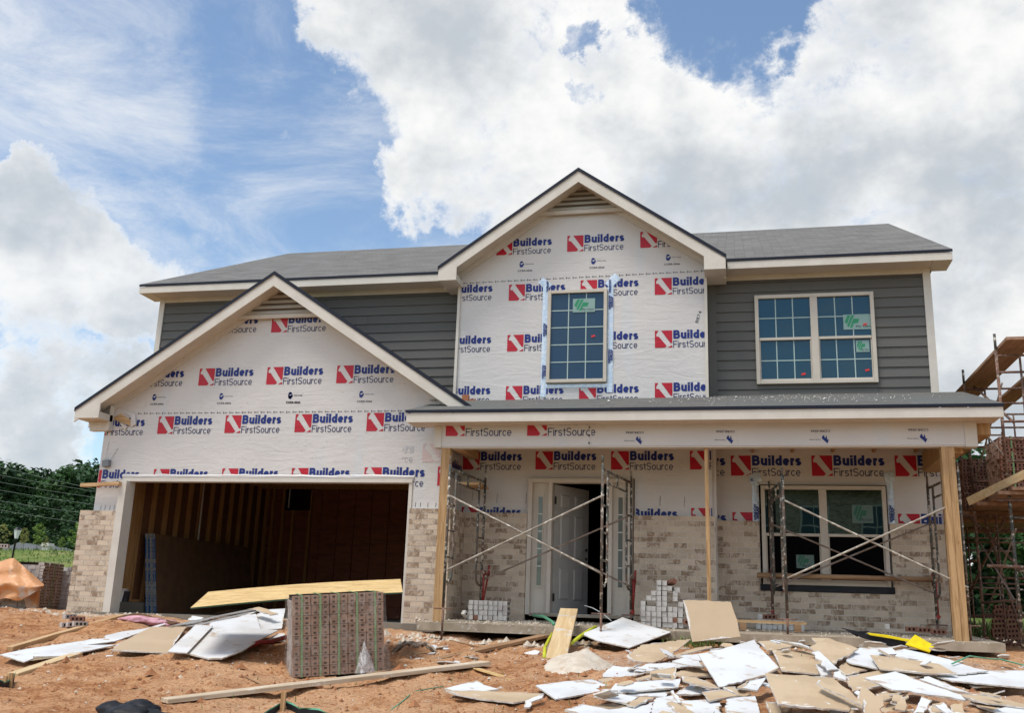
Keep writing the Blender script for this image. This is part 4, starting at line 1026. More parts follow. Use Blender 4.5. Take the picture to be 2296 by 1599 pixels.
# ------------------------------------------------------------------ props and small timber on the house
q = onY(1583, 1000, -.68); m = MB(); m.prism([(q.x - .026, -.70, 2.565), (q.x + .026, -.70, 2.565), (q.x + .040, -.70, .078), (q.x - .012, -.70, .078)], (0, .085, 0), 'pine')
solo(m, 'timber_prop', 'slim pale timber prop standing under the middle of the porch beam', 'timber prop')
m = MB(); a = onY(188, 1081, -.16); m.obox(Matrix.Translation((a.x + .33, -.16, 2.07)) @ Matrix.Rotation(-.05, 4, 'Y'), .36, .045, .028, 'pine_x')
solo(m, 'timber_offcut', 'short timber offcut jutting past the garage corner above the brick pier', 'timber')
for px, py, Y, L, lab in ((1043, 1025, .45, .26, 'short timber block under the porch beam end beside the garage return'), (1897, 1302 - 200, .9, .2, 'small timber block on the wrap beside the slim prop')):
    p = onY(px, py, Y)
    if px < 1100: m = MB(); m.obox(Matrix.Translation((5.85, .3, 2.14)), .16, .3, .02, 'pine_x'); solo(m, 'timber_block', lab, 'timber')
    else: p = onY(*fr((1700, 1150, 2.907), (578, 435)), YM - .06); m = MB(); m.box(p.x - .08, p.x + .08, YM - .10, YM - .014, p.z - .07, p.z + .05, 'pine_x'); solo(m, 'timber_block', lab, 'timber')

# ------------------------------------------------------------------ scaffolds
def frame_end(fx, fy, bx, by, zf, zb, H, root, org, lab, mt='pipe_green', jack=True):
    """one walk-through frame between a front post and a back post, with screw jacks"""
    F, B = Vector((fx, fy, 0)), Vector((bx, by, 0)); d = (B - F).normalized(); W = (B - F).length
    Z = Vector((0, 0, 1)); z0 = max(zf, zb) + .16; m = MB(); r = .0195
    m.tube([F + Z * z0, F + Z * (z0 + H)], r, mt); m.tube([B + Z * z0, B + Z * (z0 + H)], r, mt)
    m.tube([F + Z * (z0 + H), F + Z * (z0 + H + .12)], .015, mt); m.tube([B + Z * (z0 + H), B + Z * (z0 + H + .12)], .015, mt)
    zt = z0 + H - .06; m.tube([F + Z * zt, B + Z * zt], .019, mt)
    i0, i1 = F + d * .26, B - d * .26; zi = zt - .17
    for p, q_, s in ((F, i0, 1), (B, i1, -1)):
        m.tube([p + Z * (z0 + .34), p + d * (s * .13) + Z * (z0 + .345), q_ - d * (s * .03) + Z * (z0 + .40), q_ + Z * (z0 + .52), q_ + Z * zt], .017, mt)
        for zz in (.68, 1.05, 1.42): m.tube([p + Z * (z0 + zz), q_ + Z * (z0 + zz)], .015, mt, 6)
    m.tube([i0 + Z * zi, i1 + Z * zi], .016, mt); mid = (i0 + i1) / 2; m.tube([mid + Z * zi, mid + Z * zt], .014, mt, 6)
    child(m, 'frame', root, org, lab)
    if jack:
        for p, zg in ((F, zf), (B, zb)):
            m = MB(); m.tube([p + Z * zg, p + Z * (z0 + .02)], .016, 'pipe_rust', 8); m.tube([p - Vector((.13, 0, 0)) + Z * (z0 - .02), p + Vector((.13, 0, 0)) + Z * (z0 - .02)], .011, 'pipe_rust', 6)
            m.box(p.x - .06, p.x + .06, p.y - .06, p.y + .06, zg - .004, zg + .006, 'pipe_rust'); child(m, 'screw_jack', root, org)
    return z0
def brace(a, b, root, org, mt='brace_metal', r=.0135):
    a, b = Vector(a), Vector(b); m = MB(); m.tube([a, a.lerp(b, .04), a.lerp(b, .5), a.lerp(b, .96), b], r, mt, 7)
    child(m, 'cross_brace', root, org)
def bracket(x, y, z, root, org, dy=.33, s=1):
    m = MB(); m.tube([(x, y, z), (x, y + dy, z)], .020, 'red_paint'); m.tube([(x, y + dy, z - .05), (x, y + dy, z + .14)], .018, 'red_paint')
    m.tube([(x, y + .015, z + .05), (x, y + .015, z - .52)], .018, 'red_paint'); m.tube([(x, y + dy - .02, z), (x, y + .02, z - .46)], .014, 'red_paint')
    m.tube([(x, y - .04, z + .02), (x, y + .04, z + .02)], .032, 'pipe_rust'); m.tube([(x, y - .035, z - .48), (x, y + .035, z - .48)], .028, 'red_paint'); child(m, 'side_bracket', root, org, 'red side bracket')
org = (7.0, -.45, 0)
sa = empty('scaffold', org, label='scaffold of two splattered end frames and crossed braces before the front door', cat='scaffold', group='mason scaffolds round the house')
FLx, FRx, BLx, BRx = 5.89, 8.075, 6.03, 8.31; FYa, BYa = -1.22, .28
zl, zr = surf(FLx, FYa) + .01, surf(FRx, FYa) + .01
za = frame_end(FLx, FYa, BLx, BYa, zl, .115, 1.98, sa, org, 'left end frame'); zb = frame_end(FRx, FYa, BRx, BYa, zr, .115, 1.98, sa, org, 'right end frame')
brace((FLx + .03, FYa - .02, 1.80), (FRx, FYa - .03, .78), sa, org); brace((FLx + .03, FYa - .035, .77), (FRx + .03, FYa - .045, 1.83), sa, org)
brace((BLx, BYa + .03, 1.70), (BRx, BYa + .03, .66), sa, org, 'brace_rust'); brace((BLx, BYa + .045, .70), (BRx, BYa + .045, 1.72), sa, org, 'brace_rust')
bracket(BLx + .03, BYa, .80, sa, org); bracket(BRx + .03, BYa, .78, sa, org)
org = (11.5, 0, 0)
sb = empty('scaffold', org, label='scaffold of two dark green end frames and crossed braces before the front window', cat='scaffold', group='mason scaffolds round the house')
zc = frame_end(10.485, -.66, 10.345, .80, .075, .125, 1.90, sb, org, 'left end frame'); zd = frame_end(12.735, -.66, 12.60, .80, .075, .125, 1.98, sb, org, 'right end frame')
brace((10.50, -.69, 1.84), (12.745, -.69, .74), sb, org); brace((10.50, -.705, .80), (12.745, -.705, 1.86), sb, org)
brace((10.36, .83, 1.66), (12.61, .83, .70), sb, org, 'brace_rust'); brace((10.36, .845, .72), (12.61, .845, 1.70), sb, org, 'brace_rust')
bracket(10.34, .8, .86, sb, org, .22); bracket(12.62, .8, .86, sb, org, .22)
a, b = onY(1697, 1286, .93), onY(2112, 1297, .93); m = MB(); m.tube([(a.x, .93, .905), (b.x, .93, .900)], .038, 'brown_plank', 8)
solo(m, 'wooden_pole', 'round wooden pole lying across the red brackets in front of the front window', 'pole')
# tower along the right side wall
def tower(Y0, Y1, zlev, H, lab):
    org = (14.2, Y0, 0); t = empty('scaffold', org, label=lab, cat='scaffold', group='mason scaffolds round the house')
    for Y, el in ((Y0, 'near end frame'), (Y1, 'far end frame')):
        for k, z in enumerate(zlev):
            if z is None: continue
            F = Vector((13.47, Y, 0)); m = MB(); Z = Vector((0, 0, 1)); W = Vector((1.52, 0, 0)); mt = 'pipe_green' if k % 2 == 0 and Y < 0 else 'pipe_rust'
            m.tube([F + Z * z, F + Z * (z + H)], .0215, mt); m.tube([F + W + Z * z, F + W + Z * (z + H)], .0215, mt)
            for zz in (.06, .45, 1.0, H - .30, H - .06): m.tube([F + Z * (z + zz), F + W + Z * (z + zz)], .018, mt, 7)
            for xx in (.30, 1.22): m.tube([F + Vector((xx, 0, z + .06)), F + Vector((xx, 0, z + H - .06))], .016, mt, 7)
            for xx in (.0, 1.22): m.tube([F + Vector((xx, 0, z + .75)), F + Vector((xx + .3, 0, z + .75))], .014, mt, 6)
            child(m, 'frame', t, org, el)
    for k, z in enumerate(zlev):
        if z is None: continue
        for x in (13.50, 14.96):
            brace((x, Y0, z + .45), (x, Y1, z + 1.55), t, org, 'brace_rust', .012); brace((x + .016, Y0, z + 1.55), (x + .016, Y1, z + .45), t, org, 'brace_metal' if k else 'brace_rust', .012)
    return t
tower(-.12, 2.0, (.0, 2.02), 2.0, 'nearest bay of the tall scaffold beside the right wall'); tower(4.1, 6.2, (.0, 2.02), 2.0, 'far bay of the tall scaffold beside the right wall')
org = (14.2, 3, 0)
m = MB(); m.tube([(13.47, -.12, 4.02), (13.47, -.12, 4.46)], .016, 'pipe_green'); m.tube([(13.47, 2.0, 4.02), (13.47, 2.0, 4.42)], .016, 'pipe_green')
solo(m, 'guard_post', 'pair of bare pipe ends rising above the tall scaffold', 'pipe') if False else m.bm.free()
for Y, lab in ((-.12, 'bare pipe rising above the near frame of the tall scaffold'), (2.0, 'bare pipe rising behind the porch roof corner')):
    m = MB(); m.tube([(13.47, Y, 4.02), (13.47, Y, 4.28)], .019, 'pipe_green'); solo(m, 'guard_pipe', lab, 'pipe')
m = MB(); m.tube([(13.15, .35, 1.75), (13.5, -.15, 2.02), (14.2, -.2, 2.34)], .014, 'brace_metal'); m.bm.free()
# extra rusty pipes tying the tall scaffold together
for i, (a, b, lab) in enumerate((((13.47, -.16, .62), (13.47, 2.05, .62), 'lower side rail of the tall scaffold'), ((13.44, 2.0, 1.25), (13.44, 6.3, 1.32), 'side rail of the tall scaffold beyond its second frame'), ((13.40, 1.98, 1.9), (14.1, -.16, .35), 'rusty diagonal pipe across the foot of the tall scaffold'), ((14.0, 2.0, .1), (13.6, 2.02, 1.95), 'leaning rusty pipe under the brick laden deck'), ((13.45, 4.05, .3), (13.9, 2.05, 1.9), 'far diagonal pipe under the brick laden deck'), ((13.3, -.17, 1.93), (15.0, -.17, 1.93), 'rusty pipe carrying the near end of the deck'), ((13.3, 2.06, 1.93), (15.0, 2.06, 1.93), 'rusty pipe carrying the middle of the deck'), ((13.35, 4.15, 1.93), (15.0, 4.15, 1.93), 'rusty pipe carrying the far part of the deck'), ((13.60, -.16, 3.0), (13.62, 2.0, 4.0), 'diagonal pipe above the stacked bricks'))):
    m = MB(); m.tube([a, Vector(a).lerp(Vector(b), .5), b], .019, 'pipe_rust', 7); solo(m, 'scaffold_pipe', lab, 'pipe', 'loose pipes of the tall scaffold')
for Y in (-.05, 2.1):
    pass
# planks
def plank(x0, x1, y0, y1, z, lab, mt='scaffold_plank', th=.042, grp='planks decking the tall scaffold'):
    m = MB(); m.box(x0, x1, y0, y1, z, z + th, mt); return solo(m, 'scaffold_plank', lab, 'plank', grp)
for i in range(5):
    plank(13.46 + i * .30, 13.735 + i * .30, -.35 + .05 * (i % 2), 6.4, 2.045, '%s plank from the house in the brick laden scaffold deck' % ORD[i])
for i, (Y, lab) in enumerate(((-.28, 'nearest board laid crosswise under the brick deck'), (1.0, 'second board laid crosswise under the brick deck'), (2.3, 'third board laid crosswise under the brick deck'), (3.6, 'farthest board laid crosswise under the brick deck'))):
    m = MB(); m.box(13.30, 15.1, Y, Y + .20, 1.995, 2.040, 'scaffold_plank'); solo(m, 'scaffold_plank', lab, 'plank', 'boards laid crosswise under the scaffold deck')
for i, (a, b, lab) in enumerate(((13.50, 13.90, 'wide plank on top of the tall scaffold nearest the house'), (14.3, 14.6, 'plank on top of the tall scaffold further from the house'))):
    plank(a, b, -.60, 5.0, 4.06, lab, grp='planks on the top lift of the tall scaffold')
m = MB(); p = (13.30, .7, 2.1); m.obox(Matrix.Translation((13.42, .95, 2.10)) @ Matrix.Rotation(.50, 4, 'X') @ Matrix.Rotation(.1, 4, 'Z'), .02, .9, .07, 'brown_plank') if False else None
m.bm.free()
a, b = onY(2178, 1122, .2), onY(2296, 1065, -.35)
m = MB(); d = (b - a); L = d.length + .1; mt = d.normalized().to_track_quat('X', 'Z').to_matrix().to_4x4(); mt.translation = (a + b) / 2; m.obox(mt, L / 2, .02, .055, 'pale_plank')
solo(m, 'sloping_rail', 'sloping board lashed to the tall scaffold in front of the stacked bricks', 'board')
m = MB(); mt = Matrix.Translation((14.3, -.16, 1.04)); m.tube([(13.1, -.20, 1.05), (14.9, -.20, 1.02)], .024, 'pipe_rust')
solo(m, 'scaffold_rail', 'rusty horizontal pipe clamped across the foot of the tall scaffold', 'pipe')

# ------------------------------------------------------------------ bricks
BL, BH = .194, .070
def brick_mesh(m, mtx, body, face=None, hole=None, L=BL, Wd=.0665, H=.0665):
    hx, hy, hz = L / 2, Wd / 2, H / 2
    m.obox(mtx, hx, hy, hz, body)
    if hole is None: hole = H < .09
    if hole:
        for sgn in (-1,):
            for cx in (-.055, 0, .055):
                ring = [mtx @ Vector((cx + .0175 * math.cos(t), sgn * (hy + .0012), min(.020, hz * .62) * math.sin(t))) for t in [2 * math.pi * i / 8 for i in range(8)]]
                m.face(ring, 'hole_dark' if body != 'pallet_brick' else 'hole_brown')
_bp = {}
def brick(pos, rot, lab, body, grp, scale=(1, 1, 1)):
    """rot: euler; the brick lies with its long side on x, holes on -y"""
    if body not in _bp:
        m = MB(); brick_mesh(m, Matrix.Identity(4), body); o = m.build('brick', bevel=0); _bp[body] = o; first = True
    else:
        o = _bp[body].copy(); COL.objects.link(o)
    o.location = pos; o.rotation_euler = rot; return tag(o, lab, 'brick', grp)
rnd = random.Random(3)
def end_stack(x0, y, z0, rows, lab, body='white_brick', skip=(), grp=''):
    """bricks stacked with one end to the viewer"""
    for r, cells in enumerate(rows):
        for c in cells:
            if (r, c) in skip: continue
            bd = body if rnd.random() > .07 else ('grey_brick' if rnd.random() > .4 else 'red_brick')
            brick((x0 + c * .0745 + rnd.uniform(-.003, .003), y + rnd.uniform(-.010, .012), z0 + .036 + r * .0722), (0, rnd.uniform(-.02, .02), math.pi / 2 + rnd.uniform(-.05, .05)),
                  '%s brick from the left, %s row up, %s' % (ORD[int(c)], ORD[r], lab), bd, grp)
q0 = onY(*fr((1150, 1400, 3.178), (348, 830)), .12)
end_stack(q0.x, .12, .108, [range(8)] * 4, 'neat low stack beside the garage return', grp='bricks in the neat low stack')
q1 = onY(*fr((1150, 1400, 3.178), (1805, 885)), -.15)
end_stack(q1.x, -.15, .098, [range(8), range(8), range(8), range(8), (0, 3, 4, 7), (1, 2, 3, 4, 6), (2, 3, 4, 6), (3, 4, 5), (3, 4)], 'pyramid stack by the door', grp='bricks in the pyramid stack')
brick((q1.x + 6.1 * .0745, -.15, .098 + .036 + 7 * .0722 - .02), (0, .0, math.pi / 2 + .3), 'lone brick lying askew high on the right side of the pyramid stack', 'white_brick', 'bricks in the pyramid stack')
brick((q1.x + 5.2 * .0745, -.13, .098 + .036 + 8 * .0722 + .012), (0.45, .2, math.pi / 2 + .6), 'tilted brick balanced on top right of the pyramid stack', 'red_brick', 'bricks in the pyramid stack')
q2 = onY(*fr((1700, 1150, 2.907), (945, 1545)), .55)
end_stack(q2.x, .55, .118, [range(9)] * 2, 'low stack below the front window', grp='bricks in the low window stack')
brick((q2.x + .02, .55, .118 + .036 + 2 * .0722), (0, 0, math.pi / 2), 'white ended brick on top of the low stack below the front window', 'white_brick', 'bricks in the low window stack')
brick((q2.x + .16, .53, .118 + .036 + 2 * .0722), (0, 0, .02), 'red brick showing three holes on top of the low stack below the front window', 'red_brick', 'bricks in the low window stack')
a, b = onY(1642, 1404, -.15), onY(1808, 1404, -.15)
m = MB(); m.box(a.x, b.x, -.2, -.11, .205, .245, 'pine_x'); m.box(b.x - .16, b.x - .07, -.2, -.11, .105, .204, 'brown_plank'); m.box(a.x + .1, a.x + .19, -.2, -.11, .105, .204, 'brown_plank')
solo(m, 'timber_trestle', 'low timber rail on two blocks lying on the slab before the low brick stack', 'timber')
for i, (px, py, rz, bd, lab) in enumerate(((1548, 1402, .1, 'red_brick', 'red brick lying on the slab edge beside the white drywall sheet'), (1563, 1400, .9, 'white_brick', 'white brick turned on edge at the slab lip before the door'), (1583, 1401, .2, 'red_brick', 'red brick lying right of the scaffold foot at the door'),
      (2048, 1418, .05, 'red_brick', 'red brick with holes lying on the right end of the slab'), (2072, 1420, .1, 'red_brick', 'second red brick along the right end of the slab'), (1990, 1412, 1.4, 'white_brick', 'white brick under the front window on the right'), (2105, 1424, .0, 'red_brick', 'half buried red brick near the paired timber post'), (1050, 1392, 1.1, 'white_brick', 'brick leaning at the left end of the neat low stack'))):
    p = onG(px, py) if py > 1430 else onY(px, py, -.35 if px < 1700 else (.25 if px > 1700 else 0)); p.z = max(p.z, .085 + .033 * (p.y + .9)) + .036
    if px == 1050: p = onY(1047, 1375, .05); p.z = .16
    brick(p, (0, 0 if px != 1050 else .6, rz), lab, bd, 'stray bricks on the porch slab')
# loose bricks left of the garage pier
for i, (px, py, dz, rz, bd, lab) in enumerate(((150, 1403, .0, 1.2, 'grey_brick', 'grey brick at the left end of the small heap by the pier'), (164, 1406, .0, 1.1, 'grey_brick', 'grey brick in the middle of the small heap by the pier'), (178, 1410, 0, 1.0, 'grey_brick', 'grey brick at the right end of the small heap by the pier'), (154, 1398, .075, 1.3, 'grey_brick', 'upper left grey brick of the small heap by the pier'), (172, 1402, .075, .35, 'red_brick', 'upper red ended brick of the small heap by the pier'))):
    p = onG(px, py); p.z = surf(p.x, p.y) + .036 + dz; brick(p, (0, 0, rz), lab, bd, 'small heap of loose bricks')

def cube(name, lab, loc, yaw, nx, ny, rows, body, roll=0, tilt=0, straps=5, filmed=False, courses=None, grp=None, rh=.0565, end='x', loose=.006):
    """strapped cube of bricks: holes to the front (-y), ends to the left"""
    root = empty(name, loc, (tilt, roll, yaw), label=lab, cat='bricks', group=grp)
    W, D, H = nx * .2, ny * .2, rows * rh; m = MB(); rr = random.Random(nx * 31 + rows + int(loc[0] * 10))
    for r in range(rows):
        for c in range(nx):
            dx = rr.uniform(-loose, loose) * .5; dy = rr.uniform(-loose, loose)
            x = -W / 2 + .1 + c * .2 + dx; z = r * rh + rh / 2
            mt = Matrix.Translation((x, -D / 2 + .05 + dy, z)); brick_mesh(m, mt, body, L=.191, Wd=.1, H=rh - .006)
            if rh > .09:
                for cx in (-.055, 0, .055):
                    for cz in (-.0267, .0267):
                        if rr.random() > .06: m.face([mt @ Vector((cx + .019 * math.cos(t), -.0515, cz + .0125 * math.sin(t))) for t in [2 * math.pi * i / 8 for i in range(8)]], 'hole_brown')
    m.box(-W / 2 + .014, W / 2 - .014, -D / 2 + .085, D / 2 - .06, .002, H - .004, 'hole_dark')
    child(m, 'front_bricks', root, (0, 0, 0)); m = MB()
    ncol = int(D / .074); 
    for r in range(int(H / .0725)):
        for c in range(1, ncol):
            for sx in (-1, 1):
                m.obox(Matrix.Translation((sx * (W / 2 - .02) + rr.uniform(-loose, loose), -D / 2 + .074 * (c + .5), r * .0725 + .036)), .022, .0355, .0350, {'pallet_brick': 'grey_brick', 'red_brick': 'pink_brick'}.get(body, body))
    child(m, 'side_bricks', root, (0, 0, 0))
    for i in range(straps):
        x = -W / 2 + W * (i + .5) / straps + (.0 if straps > 1 else .02); m = MB(); w_ = .0115
        o_ = .012
        for quad in (((x - w_, -D / 2 - o_, 0), (x + w_, -D / 2 - o_, 0), (x + w_, -D / 2 - o_, H + .004), (x - w_, -D / 2 - o_, H + .004)), ((x - w_, -D / 2 - o_, H + .004), (x + w_, -D / 2 - o_, H + .004), (x + w_, D / 2, H + .004), (x - w_, D / 2, H + .004))):
            m.prism(quad, (0, -.002, .0) if quad[2][1] == quad[0][1] else (0, 0, .002), 'green_strap')
        child(m, 'strap', root, (0, 0, 0))
    if filmed:
        m = MB(); e = .02; nz, nxx = 10, 14; ring = []
        per = [(-W / 2 - e, D / 2), (-W / 2 - e, -D / 2 - e)] + [(-W / 2 - e + (W + 2 * e) * i / nxx, -D / 2 - e) for i in range(1, nxx)] + [(W / 2 + e, -D / 2 - e), (W / 2 + e, D / 2)]
        for k in range(nz + 1):
            z = H * k / nz; rw = []
            for i, (a, b) in enumerate(per):
                f = noise.noise(Vector((a * 6, b * 6, z * 5 + 2))); fl = 1 + (.10 * (1 - z / H) ** 2 if a > W / 2 else .02 * (1 - z / H))
                rw.append(m.bm.verts.new((a * fl, (b if b > 0 else b - .008 * abs(f)), z)))
            ring.append(rw)
        for A, B in zip(ring, ring[1:]):
            for i in range(len(per) - 1): f = m.bm.faces.new((A[i], A[i + 1], B[i + 1], B[i])); f.smooth = True; f.material_index = m.mi('film')
        child(m, 'plastic_film', root, (0, 0, 0))
        m = MB(); n = 9; tip = Vector((W * .27, -D / 2 - .05, H * .40)); base = [Vector((W * .27 + .115 * math.cos(t) * (1 + .15 * math.sin(3 * t)), -D / 2 - .10 + .07 * math.sin(t), .01)) for t in [2 * math.pi * i / n for i in range(n)]]
        rings = []
        for k in range(6):
            u = k / 5; rings.append([m.bm.verts.new(base[i].lerp(tip, u ** .75) + Vector((.012 * math.sin(5 * u + i * 2), .01 * math.cos(7 * u + i * 3), 0)) * (1 - u)) for i in range(n)])
        for A, B in zip(rings, rings[1:]):
            for i in range(n): f = m.bm.faces.new((A[i], A[(i + 1) % n], B[(i + 1) % n], B[i])); f.smooth = True; f.material_index = m.mi('film_dense')
        child(m, 'film_tail', root, (0, 0, 0))
    return root, W, D, H
# wrapped cube in front of the garage
yaw = R_(29); w0 = onY(655, 1514, -4.35); wx = 1.0
ctr = Vector((w0.x, w0.y, 0)) + Vector((math.cos(yaw), math.sin(yaw), 0)) * .5 + Vector((-math.sin(yaw), math.cos(yaw), 0)) * .4
cube('brick_pallet', 'plastic wrapped cube of bricks with green straps standing before the garage', (ctr.x, ctr.y, -.475), yaw, 5, 4, 8, 'pallet_brick', roll=-R_(5.0), tilt=R_(2), straps=5, filmed=True, rh=.107)
OSBQ = [(3.689, -4.033, .158), (5.973, -3.216, .420), (5.548, -2.090, .619), (3.263, -2.907, .356)]
m = MB(); nrm_ = (Vector(OSBQ[1]) - Vector(OSBQ[0])).cross(Vector(OSBQ[3]) - Vector(OSBQ[0])).normalized(); nu, nv = 12, 5; g = []
def osbp(u, v):
    a, b, c, d = [Vector(k) for k in OSBQ]; return a.lerp(b, u).lerp(d.lerp(c, u), v) + Vector((0, 0, .022 * math.sin(math.pi * u) - .012 * u * v))
for lay in (0, -.018): g.append([[m.bm.verts.new(osbp(i / nu, j / nv) + nrm_ * lay) for i in range(nu + 1)] for j in range(nv + 1)])
for j in range(nv):
    for i in range(nu):
        A, B = g; m.bm.faces.new((A[j][i], A[j][i + 1], A[j + 1][i + 1], A[j + 1][i])).material_index = m.mi('osb'); m.bm.faces.new((B[j][i], B[j + 1][i], B[j + 1][i + 1], B[j][i + 1])).material_index = m.mi('osb')
for i in range(nu):
    for j in (0, nv): m.bm.faces.new((g[0][j][i], g[1][j][i], g[1][j][i + 1], g[0][j][i + 1])).material_index = m.mi('osb_edge')
for j in range(nv):
    for i in (0, nu): m.bm.faces.new((g[0][j][i], g[1][j][i], g[1][j + 1][i], g[0][j + 1][i])).material_index = m.mi('osb_edge')
solo(m, 'strand_board', 'yellow strand board sheet balanced on the wrapped brick cube', 'board')
# grey cube by the left pier and the tarp covered one
pc = onY(120, 1380, 1.6)
r_, W_, D_, H_ = cube('brick_pallet', 'grey brick cube with a single strap left of the garage pier', (pc.x + .0, 1.95, -.03), R_(103), 3, 3, 13, 'grey_brick', straps=1, grp='brick cubes left of the house', loose=.012)
for i, (dx, dy) in enumerate(((.1, .15), (.0, -.12), (-.2, .1))):
    brick((pc.x + .05 + dx, 1.95 + dy, -.03 + H_ + .04), (0, 0, 1.0 + i), 'loose brick %s on top of the grey cube by the pier' % ('at the right', 'in the middle', 'at the left')[i], 'grey_brick', 'bricks on the grey cube')
m = MB(); qq = onY(97, 1322, 1.3); m.obox(Matrix.Translation((qq.x, 1.32, qq.z)) @ Matrix.Rotation(.5, 4, 'Y') @ Matrix.Rotation(.4, 4, 'X'), .11, .004, .07, 'white_paint'); solo(m, 'paper_label', 'torn white paper label hanging on the grey brick cube', 'label')
pc2 = onY(35, 1380, .6)
cube('brick_pallet', 'brick cube half hidden under an orange tarp at the left edge', (pc2.x - .25, 1.15, -.03), R_(103), 4, 4, 15, 'grey_brick', straps=1, grp='brick cubes left of the house', loose=.012)
brick((onY(8, 1225, .8).x, .8, onY(8, 1225, .8).z), (0, 0, .2), 'brick topmost on the tarp covered cube', 'grey_brick', 'bricks on the tarp')
m = MB(); nu, nv = 26, 16; G = []
prof = [(-30, 1262), (30, 1250), (42, 1256), (58, 1272), (72, 1290), (98, 1311)]
for j in range(nv + 1):
    v = j / nv; row = []
    for i in range(nu + 1):
        u = i / nu; x = -60 + u * (98 + 60)
        yt = 1262 - 10 * math.exp(-((x - 30) / 25) ** 2) if x < 32 else 1252 + (x - 32) * .88
        yb = 1345 - 3 * math.sin(x * .12) if x < 50 else (1345 - (x - 50) * .58)
        yy = yt + (yb - yt) * v
        Y = .42 + .26 * (1 - v) ** 2.2 + .14 * noise.noise(Vector((u * 5, v * 4, 1))) + (.35 * (u - .7) if u > .7 else 0) - .25 * math.sin(v * 3) * .3
        row.append(m.bm.verts.new(onY(x, yy, Y)))
    G.append(row)
for A, B in zip(G, G[1:]):
    for i in range(nu): f = m.bm.faces.new((A[i], A[i + 1], B[i + 1], B[i])); f.smooth = True; f.material_index = m.mi('tarp')
m.prism([onY(x, y, .72) for x, y in ((52, 1338), (84, 1322), (82, 1350), (79, 1378), (60, 1378), (57, 1355))], (.02, .04, 0), 'tarp')
solo(m, 'tarp', 'orange stained plastic tarp draped over the brick cube at the left edge', 'tarp')
# cubes on the scaffold deck
for i, (x, y, nx, rows, lab) in enumerate(((14.14, 1.35, 5, 16, 'nearest red brick cube on the scaffold deck'), (13.85, 3.1, 4, 15, 'middle red brick cube on the scaffold deck'), (13.8, 4.9, 4, 15, 'farthest red brick cube on the scaffold deck'))):
    cube('brick_pallet', lab, (x, y, 2.092), R_(2 + i), nx, 4, rows, 'red_brick', straps=3, grp='brick cubes on the scaffold deck', loose=.016)
# loose bricks at the tower foot
tx, ty = 13.78, 2.6
for r in range(9):
    for c in range(2):
        brick((tx + c * .2 + .01 * r - .012 * (r % 2) + (.06 if r < 2 else 0), ty, surf(tx, ty) + .04 + r * .072), (0, -.06, .12), '%s brick in the %s row up, leaning stack under the tall scaffold' % (('left', 'right')[c], ORD[r]), 'red_brick', 'leaning brick stack at the scaffold foot')
for r in range(3):
    for c in range(2 if r < 2 else 1): brick((13.28 + c * .2 + .04 * r, 1.7, surf(13.3, 1.7) + .04 + r * .075), (0, -.12 * r, .1), '%s brick in the %s row up, low tumbled stack by the paired post' % (('left', 'right')[c], ORD[r]), 'red_brick', 'low tumbled brick stack')

# ------------------------------------------------------------------ drywall stack and buckets in the garage
for i in range(9):
    t0 = .024 * i; m = MB(); ya = 1.32 + .012 * ((i * 7) % 4); bx, tx_ = -.27 + t0, -.47 + t0 * .9
    fm_ = 'blue_tape' if i in (0, 2, 3, 6, 8) else 'grey_paper'
    m.prism([(bx, ya, .024), (bx + .020, ya, .024), (tx_ + .020, ya, 1.385), (tx_, ya, 1.385)], (0, 3.62, 0), fm_, 'cardboard' if i == 8 else 'grey_paper', 'grey_paper')
    solo(m, 'drywall_sheet', '%s sheet out from the wall in the drywall stack leaning in the garage' % ORD[i], 'drywall sheet', 'drywall sheets leaning in the garage')
m = MB(); n = 16; p = onY(279, 1340, .28); zc = .19
ring = lambda r, z: [m.bm.verts.new((p.x + r * math.cos(2 * math.pi * i / n), .28 + r * math.sin(2 * math.pi * i / n), z)) for i in range(n)]
def lathe(m, cx, cy, prof, mts, n=18):
    R = []
    for r, z in prof: R.append([m.bm.verts.new((cx + r * math.cos(2 * math.pi * i / n), cy + r * math.sin(2 * math.pi * i / n), z)) for i in range(n)])
    for k, (A, B) in enumerate(zip(R, R[1:])):
        for i in range(n): f = m.bm.faces.new((A[i], A[(i + 1) % n], B[(i + 1) % n], B[i])); f.material_index = m.mi(mts[k] if isinstance(mts, (list, tuple)) else mts); f.smooth = True
    f = m.bm.faces.new(R[-1]); f.material_index = m.mi(mts[-1] if isinstance(mts, (list, tuple)) else mts)
lathe(m, p.x, .28, [(.075, .19), (.078, .20), (.078, .36), (.082, .365), (.082, .375), (.065, .372)], ['black_plastic', 'black_plastic', 'steel', 'steel', 'steel']); 
stamp(m, [(*rect_text('paint', -.03, 0, .03, .025, .01), 'white_paint')], (p.x, .25), lambda a, b: (a, .28 - .079, b)) if False else stamp(m, [(*polys([[(0, .3), (.5, 1), (1, .3), (.6, 0), (.3, 0)]], .04, .045), 'white_paint')], (p.x - .02, .26), lambda a, b: (a, .28 - .0795, b))
solo(m, 'paint_can', 'black paint can on the garage curb beside the drywall stack', 'paint can')
m = MB(); p = onY(268, 1338, .2); lathe(m, p.x, .25, [(.065, .19), (.085, .40), (.09, .40), (.082, .395), (.06, .30)], 'white_paint'); solo(m, 'bucket', 'white plastic bucket behind the garage jamb', 'bucket')

